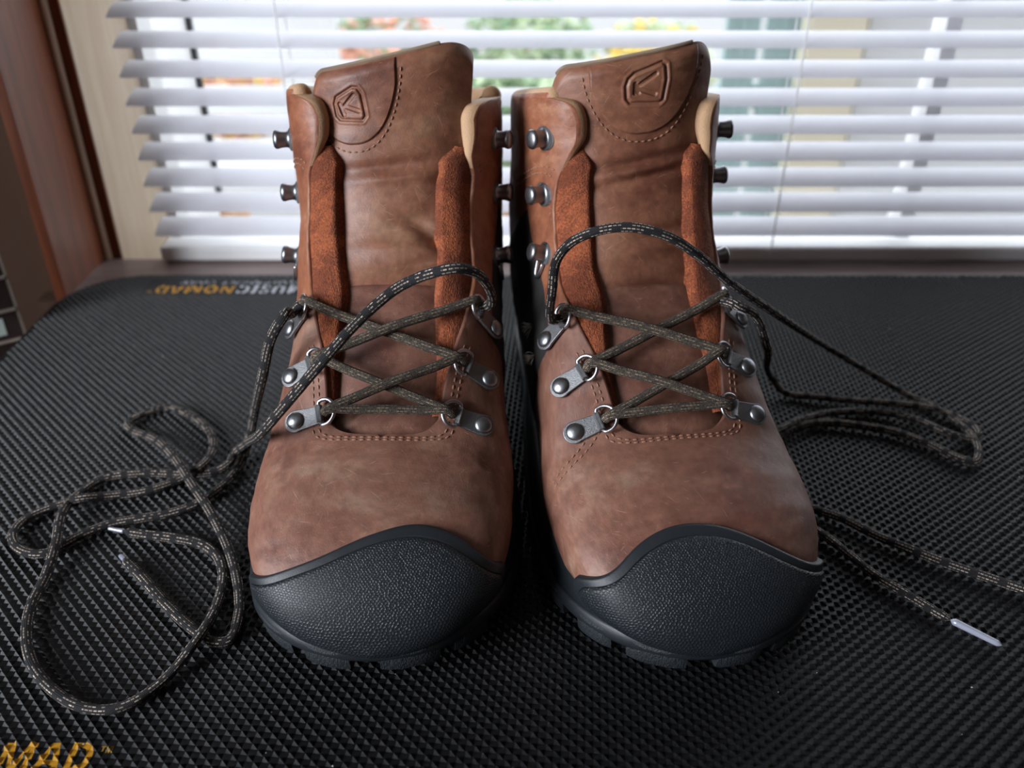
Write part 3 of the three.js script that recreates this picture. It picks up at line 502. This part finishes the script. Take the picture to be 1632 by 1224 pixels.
  // -- hardware
  const dirIn = (t, x) => { const phi = phiAt(t, x), s = Math.sign(x); return raw(t, phi - s * 0.05).sub(raw(t, phi)).normalize(); };
  const eyes = {};
  o.eyelets.forEach(([t, xi, xo], row) => { for (const s of [1, -1]) {
    const x = (s * m > 0 ? xo : xi), sx = s * Math.abs(x) * 1;                           // canonical side s
    const phi = phiAt(t, s * x), P = skin(t, phi, 0.0009), n = normal(t, phi), e = dirIn(t, s * x);
    const tilt = o.eyeTilt[row], up = raw(t + 0.1, phi).sub(raw(t, phi)).normalize(), dir = e.clone().addScaledVector(up, tilt).normalize();
    const sh = new THREE.Shape(); sh.moveTo(0.002, -0.0036); sh.lineTo(-0.007, -0.0042); sh.absarc(-0.009, 0, 0.0046, -Math.PI / 2, Math.PI / 2, true); sh.lineTo(0.002, 0.0036);
    const plate = new THREE.ExtrudeGeometry(sh, { depth: 0.0008, bevelEnabled: true, bevelThickness: 0.0003, bevelSize: 0.0003, bevelSegments: 2 });
    const fold = new THREE.CylinderGeometry(0.0021, 0.0021, 0.0074, 14); fold.scale(0.75, 1, 1); fold.translate(0.0026, 0, 0.0014);
    const eye = part('lace_eyelet', [placed(plate, P, n, dir), placed(fold, P, n, dir)], M.steelWorn, root, 'worn steel eyelet plate');
    const rivet = lathe([[0, 0.0024], [0.0015, 0.0023], [0.003, 0.0018], [0.0038, 0.001], [0.0038, 0.0004]]); rivet.rotateX(Math.PI / 2); rivet.translate(-0.0088, 0, 0.0008);
    part('rivet', placed(rivet, P, n, dir), M.steel, eye);
    const pts = []; for (let k = 0; k <= 24; k++) { const a = lerp(-0.62, 0.62, k / 24) * Math.PI; pts.push(V(0.0052 + 0.0052 * Math.cos(a), 0.0056 * Math.sin(a), 0.0014 + 0.0022 * (1 + Math.cos(a)) / 2)); }
    const rg = tube([V(0.0026, -0.0034, 0.0013), ...pts, V(0.0026, 0.0034, 0.0013)], 0.00085, { seg: 60, sides: 10 });
    part('d_ring', placed(rg, P, n, dir), M.ring, eye);
    eyes[`${row}${s * m > 0 ? 'R' : 'L'}`] = { c: P.clone().addScaledVector(dir, 0.0076).addScaledVector(n, 0.0026), n, dir, P };
  } });
  o.hooks.forEach(([tIn, shareIn, tOut, shareOut], row) => { for (const s of [1, -1]) {
    const t = s > 0 ? tIn : tOut, x = (s > 0 ? shareIn : shareOut) * col[4](t) * wide(t);
    const phi = phiAt(t, s * x), P = skin(t, phi, 0.0002), n0 = normal(t, phi), n = n0.clone().addScaledVector(V(0, 1, 0), 0.05).normalize(), up = V(0, 1, 0);
    const base = lathe([[0, 0.0008], [0.0048, 0.0008], [0.0054, 0.0003], [0.0054, -0.001]]); base.scale(1, 1, 1.25);
    const spool = lathe([[0.0052, 0.0004], [0.0042, 0.0010], [0.0037, 0.0016], [0.0036, 0.0028], [0.0038, 0.0048], [0.0042, 0.0060], [0.0043, 0.0067], [0.0040, 0.0076], [0.0031, 0.0082], [0.0016, 0.0085], [0, 0.0086]], 32); spool.scale(1.05, 1, 1.0);
    for (const g of [base, spool]) g.rotateX(Math.PI / 2);
    const hook = part('lace_hook', placed(base, P, n, up), M.steelWorn, root, 'steel lace hook');
    part('hook_spool', placed(spool, P, n, up), M.steel, hook);
    if (row === 0) { const lp = []; for (let k = 0; k <= 14; k++) { const a = Math.PI * k / 14; lp.push(V(-0.004 - 0.0085 * Math.sin(a), 0.0028 * Math.cos(a), 0.0012)); } part('hook_loop', placed(tube(lp, 0.0009, { seg: 40, sides: 8 }), P, n, up), M.ring, hook); }
  } });

  // -- laces
  const inv = (p) => { root.updateMatrixWorld(true); return root.worldToLocal(p.clone()); };
  const r = 0.00235;
  const overTongue = (x, t, lift) => { const l = clamp(o.tongueL(t), 0, 1), [p, n] = tongueAt(l, clamp(x / wt(l), -1, 1), 0, true); return p.addScaledVector(n, lift); };
  function strand(a, b, ta, tb, lift, far) {                     // from ring a to ring b over the tongue
    const A = eyes[a], Bq = eyes[b], out = [];
    out.push(A.P.clone().addScaledVector(A.dir, 0.0048).addScaledVector(A.n, -0.0002), A.c.clone().addScaledVector(A.dir, -0.0002).addScaledVector(A.n, 0.0012));
    for (const u of [0.22, 0.5, 0.78]) { const p = A.c.clone().lerp(Bq.c, u), n = A.n.clone().add(Bq.n).normalize(); p.addScaledVector(n, lift * Math.sin(Math.PI * u) + 0.001); out.push(p); }
    return out;
  }
  const end = (a) => { const A = eyes[a]; return [A.c.clone().addScaledVector(A.dir, 0.001).addScaledVector(A.n, 0.0016), A.P.clone().addScaledVector(A.dir, 0.0050).addScaledVector(A.n, 0.0005)]; };
  const runs = o.lacing({ strand, end, eyes, inv, V });
  const makeLace = (name, pts, material, opt = {}) => part(name, tube(pts, r, { seg: Math.max(60, Math.round(pts.length * 14)), sides: 14, flat: 0.85, ...opt }), material, root);
  let lace;
  for (const [pts, worn] of runs.inner) { const q = makeLace('lace', pts, worn ? M.laceWorn : M.lace); lace ??= q; }
  for (const [pts, aglet] of runs.free) {
    const q = makeLace('lace', pts, M.lace);
    if (aglet) { const a = pts[pts.length - 1], b = aglet, fat = a.distanceTo(b) > 0.012 ? 0.00165 : 0.0012, ag = tube([a, a.clone().lerp(b, 0.5), b], (v) => fat * (1 - 0.2 * v), { seg: 24, sides: 12 }); part('aglet', ag, M.aglet, q, 'clear plastic lace tip'); }
  }
  if (o.fray) for (const [t, x, k] of o.fray) { const gs = [], rr = rng(90 + k), phi = 1.42, P = skin(t, phi, 0.001), n = normal(t, phi); for (let i = 0; i < 26; i++) { const a = P.clone().add(V(0, (rr() - 0.5) * 0.002, (rr() - 0.5) * 0.002)), d = n.clone().add(V((rr() - 0.5) * 1.3, (rr() - 0.6) * 1.3, rr() * 0.9)).normalize(); gs.push(tube([a, a.clone().addScaledVector(d, 0.003), a.clone().addScaledVector(d, 0.0055).add(V(0, (rr() - 0.6) * 0.003, 0))], 0.00016, { seg: 6, sides: 5 })); } part('frayed_thread', gs, M.fray, root, 'pale frayed thread'); }
  return root;
}
const floorPts = (list, h = 0.0028) => list.map(([x, y, hh]) => onHeight(x, y, hh ?? h));
const baseBoot = {
  throat: 7.0,
  gaps: [[7, 0.002], [7.5, 0.0035], [8.2, 0.0065], [9, 0.0125], [10, 0.0175], [11.5, 0.0180], [12.5, 0.0170], [13.3, 0.0130], [14.6, 0.0125], [15.3, 0.0145], [15.7, 0.0180], [16, 0.0245]],
  gapMore: [[[0, 0]], [[0, 0]]],
  suede: [1, 1],
  eyelets: [[7.4, 0.0335, 0.0335], [8.2, 0.0365, 0.0365], [9.2, 0.0405, 0.0405]],
  eyeTilt: [0.1, 0.15, 0.2],
  hooks: [[11.15, 0.962, 11.15, 0.962], [12.65, 0.955, 12.65, 0.955], [14.15, 0.955, 14.15, 0.955]],
  cap: { at: 0.2, wide: [0.42, 0.42], bump: 1.12, tail: [0, 0] },
  tongueShift: () => 0,
  tongueL: (t) => (t - 6.4) / 9.6,
  lugShift: 0,
};
// left boot of the picture
const bootA = makeBoot({
  ...baseBoot, mirror: 1, seed: 3, lean: -0.0024, eyelets: [[7.4, 0.029, 0.0338], [8.2, 0.0345, 0.0365], [9.2, 0.0405, 0.0405]], cap: { at: 0.36, wide: [0.85, 0.6], bump: 1.1, tail: [-1.1, -0.9] },
  gapMore: [[[11.5, 0], [14.4, 0.0085]], [[13, 0], [14, -0.002]]], at: [-0.0548, 0, -0.145], yaw: 0,
  label: 'brown leather hiking boot on the left, its loose lace coiled on the mat beside it',
  topLine: (k) => 0.988 + 0.045 * k - 0.058 * (1 - Math.sqrt(1 - (Math.max(0, k - 0.6) / 0.4) ** 2)) - 0.06 * (1 - Math.sqrt(1 - (Math.max(0, -k - 0.8) / 0.2) ** 2)),
  knit: [-0.93, 0.62],
  badge: { x: -0.0165, half: 0.0205, low: 0.80, mark: [-0.0180, 0.905] },
  shield: [[-0.0072, 0.0015], [-0.0060, 0.0045], [0.0018, 0.0080], [0.0042, 0.0074], [0.0059, 0.0042], [0.0071, -0.0063], [0.0056, -0.0080], [-0.0050, -0.0062], [-0.0067, -0.0042]],
  bars: [[-0.0048, 0.0010, -0.0030, -0.0044], [-0.0036, -0.0014, 0.0022, 0.0042], [-0.0022, -0.0004, 0.0042, -0.0036]],
  wrinkles: [[0.745, 0.1, 0.016, 0.8, -0.0014, 0.01], [0.715, 0.2, 0.012, 0.6, 0.0008, 0.01], [0.62, 0.35, 0.02, 0.35, -0.0011, 0.05], [0.575, 0.55, 0.022, 0.3, -0.0022, -0.10], [0.545, 0.1, 0.02, 0.5, 0.0012, 0.0], [0.51, 0.3, 0.015, 0.4, -0.0012, 0.03], [0.70, 0.8, 0.03, 0.25, -0.0025, 0]],
  tongueSeams: [[0.70, 0.72, 0.57, 0.35], [-0.78, -0.72, 0.42, 0.2]],
  sideSeams: [],
  lacing: ({ strand, end, inv, eyes }) => {
    const A = floorPts([[407, 650, 0.036], [399, 690, 0.016], [386, 733, 0.003], [365, 765], [340, 785], [315, 802], [270, 818], [225, 826], [180, 834], [135, 850], [100, 868], [75, 881], [45, 881], [22, 865], [25, 842], [50, 822], [100, 803], [128, 794, 0.0066], [173, 790], [237, 781], [290, 762], [322, 742, 0.0066], [340, 712], [331, 684], [300, 660], [266, 649], [227, 660], [204, 675], [212, 686], [247, 699, 0.005], [276, 726, 0.008], [306, 772, 0.009], [336, 817, 0.008], [365, 877, 0.005], [380, 936], [380, 985], [365, 1020], [340, 1023], [310, 1005], [266, 965], [227, 921], [199, 893]]).map(inv);
    const Bf = floorPts([[395, 705, 0.02], [374, 722, 0.007], [365, 738, 0.0068], [346, 750, 0.005], [322, 754, 0.0028], [290, 755], [222, 754], [163, 763], [123, 790, 0.0028], [99, 818, 0.006], [89, 867, 0.0066], [74, 916], [50, 965], [42, 1015], [54, 1064], [89, 1104], [128, 1126], [173, 1131], [212, 1119], [266, 1079], [313, 1020, 0.0068], [345, 965], [355, 916], [345, 885], [320, 867], [276, 857], [232, 852], [199, 847]]).map(inv);
    const e3L = eyes['2L'], e3R = eyes['2R'];
    const over = [[720, 428, 0.335], [640, 455, 0.345], [575, 508, 0.345], [512, 578, 0.345], [455, 645, 0.355], [420, 686, 0.372]].map(([x, y, d]) => inv(EYE.clone().addScaledVector(ray(x, y), d)));
    return {
      inner: [
        [[...strand('0L', '0R', 0, 0, 0.0020), ...end('0R')], true],
        [[...strand('0L', '1R', 0, 0, 0.0052), ...end('1R')], true], [[...strand('0R', '1L', 0, 0, 0.0012), ...end('1L')], true],
        [[...strand('1R', '2L', 0, 0, 0.0012), ...end('2L')], true], [[...strand('1L', '2R', 0, 0, 0.0056), ...end('2R')], true],
      ],
      free: [
        [[e3L.P.clone().addScaledVector(e3L.dir, 0.006).addScaledVector(e3L.n, 0.0005), e3L.c.clone().addScaledVector(e3L.n, 0.0015).addScaledVector(e3L.dir, -0.001), e3L.P.clone().addScaledVector(e3L.n, 0.0045), ...[[455, 500, 0.379], [432, 540, 0.385], [419, 598, 0.392]].map(([x, y, d]) => inv(EYE.clone().addScaledVector(ray(x, y), d))), ...A], floorPts([[191, 885]]).map(inv)[0]],
        [[e3R.P.clone().addScaledVector(e3R.dir, 0.006).addScaledVector(e3R.n, 0.0005), e3R.P.clone().addScaledVector(e3R.dir, 0.004).addScaledVector(e3R.n, 0.0066), ...[[772, 447, 0.352], [752, 432, 0.342]].map(([x, y, d]) => inv(EYE.clone().addScaledVector(ray(x, y), d))), ...over, ...Bf], floorPts([[172, 842]]).map(inv)[0]],
      ],
    };
  },
});
// right boot of the picture
const bootB = makeBoot({
  ...baseBoot, mirror: -1, seed: 8, lean: -0.0012, hooks: [[11.0, 0.905, 11.0, 0.965], [12.45, 0.88, 12.95, 0.955], [14.2, 0.88, 14.35, 0.955]], wide: 0.925, eyelets: [[7.4, 0.0335, 0.0295], [8.2, 0.0365, 0.0315], [9.15, 0.0405, 0.0365]], cap: { at: 0.16, wide: [0.72, 0.62], bump: 1.08, tail: [-1.1, -0.85] },
  gapMore: [[[13, 0], [14, -0.004]], [[11.5, 0], [14.4, 0.003]]], at: [0.0350, 0, -0.143], yaw: 0.148,
  label: 'brown leather hiking boot on the right, its lace looped over its tongue',
  topLine: (k) => 0.992 + 0.032 * k - 0.06 * (1 - Math.sqrt(1 - (Math.max(0, k - 0.72) / 0.28) ** 2)) - 0.07 * (1 - Math.sqrt(1 - (Math.max(0, -k - 0.8) / 0.2) ** 2)),
  knit: [-0.93, 0.70],
  badge: { x: 0.003, half: 0.0250, low: 0.815, mark: [0.0028, 0.93] },
  shield: [[-0.0090, 0.0010], [-0.0080, 0.0040], [-0.0055, 0.0060], [0.0068, 0.0086], [0.0086, 0.0072], [0.0094, 0.0010], [0.0083, -0.0074], [0.0066, -0.0086], [-0.0070, -0.0067], [-0.0086, -0.0045]],
  bars: [[-0.0034, 0.0004, 0.0042, 0.0042], [-0.0034, -0.0010, 0.0042, -0.0044], [-0.0048, 0.0014, -0.0048, -0.0026], [-0.0044, -0.0020, -0.0034, -0.0026]],
  wrinkles: [[0.755, 0.2, 0.014, 0.7, -0.0014, 0.02], [0.715, 0.1, 0.013, 0.7, -0.0012, 0.03], [0.735, 0.1, 0.012, 0.6, 0.0009, 0.02], [0.58, 0.3, 0.018, 0.4, -0.0014, 0.03], [0.52, 0.2, 0.016, 0.4, -0.001, 0.02], [0.47, 0.3, 0.014, 0.5, -0.0010, 0.0]],
  tongueSeams: [[-0.78, -0.70, 0.42, 0.2]],
  sideSeams: [[[7.3, 0.031], [7.0, 0.038], [6.75, 0.045], [6.6, 0.050], [6.5, 0.0535]], [[7.45, 0.032], [7.15, 0.039], [6.9, 0.046], [6.75, 0.051], [6.65, 0.054]]],
  fray: [[9.9, 0, 1], [9.3, 0, 2]],
  lugShift: 0.3,
  lacing: ({ strand, end, inv, eyes }) => {
    const e3L = eyes['2L'], e3R = eyes['2R'], deep = (l) => l.map(([x, y, d]) => inv(EYE.clone().addScaledVector(ray(x, y), d)));
    const C = floorPts([[1330, 560, 0.02], [1400, 602, 0.008], [1452, 632, 0.0028], [1500, 655, 0.0028], [1545, 690], [1560, 718], [1552, 737], [1525, 730], [1480, 708], [1430, 690], [1380, 680], [1310, 674], [1262, 684], [1225, 712], [1215, 760], [1245, 805], [1290, 838], [1320, 858], [1358, 888], [1396, 918], [1450, 950], [1500, 980], [1515, 988]]).map(inv);
    const D = floorPts([[1250, 625, 0.003], [1300, 632], [1360, 638, 0.003], [1420, 642, 0.0066], [1470, 648, 0.0066], [1510, 658], [1550, 678], [1560, 693], [1545, 699], [1510, 690, 0.0066], [1470, 672, 0.005], [1425, 660], [1370, 655], [1310, 660], [1260, 676, 0.005], [1220, 700, 0.0066], [1205, 740, 0.0066], [1235, 785, 0.005], [1282, 806], [1342, 826], [1396, 853], [1450, 875], [1504, 896], [1568, 918], [1640, 942], [1720, 965]]).map(inv);
    return {
      inner: [
        [[...strand('0L', '0R', 0, 0, 0.0032), ...end('0R')], true],
        [[...strand('0R', '1L', 0, 0, 0.0052), ...end('1L')], true], [[...strand('0L', '1R', 0, 0, 0.0012), ...end('1R')], true],
        [[...strand('1L', '2R', 0, 0, 0.0012), ...end('2R')], true], [[...strand('1R', '2L', 0, 0, 0.0056), ...end('2L')], true],
      ],
      free: [
        [[e3L.P.clone().addScaledVector(e3L.dir, 0.006).addScaledVector(e3L.n, 0.0005), e3L.P.clone().addScaledVector(e3L.dir, 0.002).addScaledVector(e3L.n, 0.0055), ...deep([[881, 455, 0.365], [886, 418, 0.362], [908, 388, 0.356], [952, 368, 0.348], [1003, 362, 0.345], [1060, 375, 0.348], [1110, 405, 0.36], [1160, 448, 0.385], [1240, 502, 0.43]]), ...C], floorPts([[1597, 1029]]).map(inv)[0]],
        [[e3R.P.clone().addScaledVector(e3R.dir, 0.006).addScaledVector(e3R.n, 0.0005), ...deep([[1172, 485, 0.385], [1203, 502, 0.40], [1222, 550, 0.425]]), ...floorPts([[1229, 600, 0.012]]).map(inv), ...D], null],
      ],
    };
  },
});

// ---------------------------------------------------------------- guitar beside the desk
{
  const g = thing('guitar', 'electric guitar with a dark bound fretboard standing left of the desk', 'guitar', [-0.3590, FLOOR, -0.128]);
  g.rotation.y = 0.62;
  M.guitarBody = phys({ color: new THREE.Color().setRGB(0.10, 0.02, 0.012), roughness: 0.25, clearcoat: 0.6 });
  M.fretboard = std({ map: rep(woodMap([24, 13, 12], [38, 22, 19], 33), 10, 4), roughness: 0.5 });
  M.binding = std({ color: new THREE.Color().setRGB(0.2, 0.17, 0.14), roughness: 0.5 });
  M.fret = std({ color: new THREE.Color().setRGB(0.7, 0.66, 0.6), metalness: 1, roughness: 0.35 });
  M.pearl = phys({ color: new THREE.Color().setRGB(0.42, 0.52, 0.48), roughness: 0.25, clearcoat: 0.5 });
  const sh = new THREE.Shape(); sh.moveTo(-0.03, 0.40); sh.bezierCurveTo(-0.10, 0.43, -0.15, 0.36, -0.115, 0.26); sh.bezierCurveTo(-0.10, 0.21, -0.17, 0.19, -0.165, 0.10); sh.bezierCurveTo(-0.16, 0.0, -0.07, 0.0, 0, 0.0); sh.bezierCurveTo(0.07, 0, 0.16, 0.0, 0.165, 0.10); sh.bezierCurveTo(0.17, 0.19, 0.11, 0.21, 0.115, 0.26); sh.bezierCurveTo(0.12, 0.33, 0.10, 0.37, 0.07, 0.37); sh.bezierCurveTo(0.05, 0.37, 0.05, 0.33, 0.03, 0.33); sh.lineTo(0.03, 0.40); sh.closePath();
  const body = new THREE.ExtrudeGeometry(sh, { depth: 0.036, bevelEnabled: true, bevelThickness: 0.004, bevelSize: 0.004, bevelSegments: 3, curveSegments: 16 }); body.translate(0, 0.004, -0.05);
  part('body', body, M.guitarBody, g);
  const y0 = 0.30, y1 = 0.98, hw = (y) => lerp(0.0285, 0.0215, (y - y0) / (y1 - y0));
  part('neck', grid(16, 30, (u, v) => { const y = lerp(y0, y1, v), a = u * Math.PI, w = hw(y); return [V(Math.cos(a) * w, y, -0.006 - 0.017 * Math.sin(a)), u, y]; }), M.guitarBody, g);
  const fb = new THREE.Shape(); fb.moveTo(-hw(y0), y0); fb.lineTo(hw(y0), y0); fb.lineTo(hw(y1), y1); fb.lineTo(-hw(y1), y1); fb.closePath();
  part('fretboard', new THREE.ExtrudeGeometry(fb, { depth: 0.006, bevelEnabled: false }).translate(0, 0, -0.006), M.fretboard, g);
  for (const s of [1, -1]) { const b = new THREE.Shape(); b.moveTo(s * hw(y0), y0); b.lineTo(s * (hw(y0) + 0.0016), y0); b.lineTo(s * (hw(y1) + 0.0016), y1); b.lineTo(s * hw(y1), y1); b.closePath(); part('binding', new THREE.ExtrudeGeometry(b, { depth: 0.0066, bevelEnabled: false }).translate(0, 0, -0.006), M.binding, g); }
  let y = y1, scale = 0.628; const frets = [];
  for (let k = 0; k < 22; k++) { const ny = y1 - 0.628 * (1 - Math.pow(2, -(k + 1) / 12)); if (ny < y0 + 0.01) break; const f = new THREE.CylinderGeometry(0.0013, 0.0013, hw(ny) * 2, 8); f.rotateZ(Math.PI / 2); f.translate(0, ny, 0.0004); part('fret', f, M.fret, g); frets.push(ny); }
  for (const k of [2, 4, 6, 8, 11, 14, 16]) { if (!frets[k]) continue; const a = frets[k - 1], b = frets[k], inl = box(-hw(a) * 0.6, hw(a) * 0.6, lerp(b, a, 0.22), lerp(b, a, 0.78), -0.001, 0.00035); part('inlay', inl, M.pearl, g); }
  const hs = new THREE.Shape(); hs.moveTo(-0.0215, y1); hs.lineTo(-0.034, y1 + 0.04); hs.lineTo(-0.036, y1 + 0.16); hs.lineTo(0, y1 + 0.175); hs.lineTo(0.036, y1 + 0.16); hs.lineTo(0.034, y1 + 0.04); hs.lineTo(0.0215, y1); hs.closePath();
  part('headstock', new THREE.ExtrudeGeometry(hs, { depth: 0.014, bevelEnabled: true, bevelSize: 0.001, bevelThickness: 0.001, bevelSegments: 1 }).translate(0, 0, -0.018), M.guitarBody, g);
  for (const s of [1, -1]) for (let k = 0; k < 3; k++) { const p = new THREE.CylinderGeometry(0.004, 0.004, 0.02, 10); p.rotateZ(Math.PI / 2); p.translate(s * 0.044, y1 + 0.05 + k * 0.042, -0.01); part('tuning_peg', p, M.fret, g); }
}

// ---------------------------------------------------------------- outside: a paved yard, a white wall with green shutters, pots and shrubs
{
  const GY = -1.0;
  M.paving = std({ color: new THREE.Color().setRGB(0.26, 0.26, 0.255), roughness: 0.9 });
  M.stucco = std({ color: new THREE.Color().setRGB(0.62, 0.63, 0.64), roughness: 0.9 });
  M.cream = std({ color: new THREE.Color().setRGB(0.70, 0.64, 0.50), roughness: 0.9 });
  M.sage = std({ color: new THREE.Color().setRGB(0.34, 0.47, 0.46), roughness: 0.8 });
  M.pot = std({ color: new THREE.Color().setRGB(0.45, 0.27, 0.15), roughness: 0.9 });
  const leafMat = (r, g, b) => std({ color: new THREE.Color().setRGB(r, g, b), roughness: 0.8 });
  M.leafG = leafMat(0.22, 0.34, 0.20); M.leafY = leafMat(0.75, 0.55, 0.14); M.leafP = leafMat(0.72, 0.36, 0.26); M.leafL = leafMat(0.46, 0.56, 0.36);
  struct('ground', box(-8, 8, GY - 0.1, GY, -9, BACK - 0.02), M.paving);
  const wall = thing('garden_wall', 'white rendered garden wall beyond the right half of the blind', 'wall', [1.75, GY, -1.70]);
  part('wall_body', box(-0.95, 1.6, 0, 1.15, -0.12, 0), M.stucco, wall); part('coping', box(-0.96, 1.62, 1.15, 1.19, -0.15, 0.03), M.stucco, wall);
  const post = thing('gate_post', 'cream gate post at the end of the white garden wall', 'post', [0.725, GY, -1.68]);
  part('post_body', box(-0.062, 0.062, 0, 1.12, -0.12, 0), M.cream, post); part('post_cap', box(-0.07, 0.07, 1.12, 1.16, -0.13, 0.01), M.cream, post);
  const gate = thing('garden_gate', 'sage green two leaf garden gate beside the cream post', 'gate', [0.565, GY, -1.70]);
  for (const s of [-1, 1]) for (let k = 0; k < 3; k++) part('board', box(s * 0.046 - 0.038 + k * 0.0255, s * 0.046 - 0.038 + k * 0.0255 + 0.024, 0.03, 1.0, -0.025, 0), M.sage, gate);
  part('rail', box(-0.085, 0.085, 0.25, 0.30, -0.045, -0.025), M.sage, gate); part('rail', box(-0.085, 0.085, 0.75, 0.80, -0.045, -0.025), M.sage, gate);
  const bench = thing('garden_bench', 'white slatted garden bench seen through the blind at the left', 'bench', [-1.0, GY, -2.3]);
  for (let k = 0; k < 4; k++) part('slat', box(-0.55, 0.45, 0.42, 0.45, -0.2 + k * 0.11, -0.2 + k * 0.11 + 0.09), M.stucco, bench);
  for (let k = 0; k < 3; k++) part('slat', box(-0.55, 0.45, 0.52 + k * 0.12, 0.61 + k * 0.12, -0.26, -0.235), M.stucco, bench);
  for (const x of [-0.5, 0.4]) { part('leg', box(x - 0.03, x + 0.03, 0, 0.42, 0.12, 0.18), M.stucco, bench); part('leg', box(x - 0.03, x + 0.03, 0, 0.86, -0.28, -0.26), M.stucco, bench); }
  const leaf = new THREE.SphereGeometry(1, 5, 4); leaf.scale(0.035, 0.008, 0.022);
  function shrub(x, z, r, h, mats, label, group) {
    const o = thing('garden_shrub', label, 'shrub', [x, GY, z], group), rr = rng(Math.round(x * 100 + z * 1000) + 7);
    mats.forEach((m, mi) => { const gs = []; for (let i = 0; i < 260; i++) { const a = rr() * tau, b = Math.acos(1 - 2 * rr()), q = r * Math.pow(rr(), 0.33), g = leaf.clone(); g.rotateX(rr() * 3); g.rotateY(rr() * 6); g.rotateZ(rr() * 2 - 1); g.translate(Math.sin(b) * Math.cos(a) * q, h + Math.cos(b) * q * 0.8, Math.sin(b) * Math.sin(a) * q); gs.push(g); } part(mi ? 'flowers' : 'foliage', gs, m, o); });
    const st = new THREE.CylinderGeometry(0.012, 0.018, h, 7); st.translate(0, h / 2, 0); part('stem', st, M.pot, o);
  }
  function pot(x, z, r, h, label) { const o = thing('flower_pot', label, 'pot', [x, GY, z]); part('pot_body', lathe([[0, 0], [r * 0.72, 0], [r, h], [r * 1.06, h], [r * 1.06, h * 1.12], [r * 0.9, h * 1.12], [r * 0.88, h * 0.95], [0, h * 0.95]], 24), M.pot, o); }
  pot(-0.66, -1.42, 0.085, 0.55, 'tall brown terracotta pot near the window at the left');
  shrub(-0.36, -2.15, 0.13, 0.50, [M.leafY], 'yellow leaved shrub beside the white bench');
  shrub(-0.02, -2.9, 0.24, 0.42, [M.leafG, M.leafL], 'green shrub behind the left boot');
  shrub(-1.3, -3.6, 0.3, 0.35, [M.leafP, M.leafY], 'pink flowering shrub behind the bench at the left');
  shrub(-0.62, -4.1, 0.34, 0.35, [M.leafP, M.leafG], 'pink and green shrub in the middle of the yard');
  shrub(0.08, -4.3, 0.34, 0.4, [M.leafL, M.leafG], 'light green shrub behind the gap between the boots');
  shrub(0.62, -3.7, 0.3, 0.4, [M.leafY, M.leafL], 'yellow green shrub behind the right boot');
  shrub(0.30, -2.2, 0.16, 0.3, [M.leafG], 'small dark green shrub behind the right boot');
}
renderer.render(scene, camera);
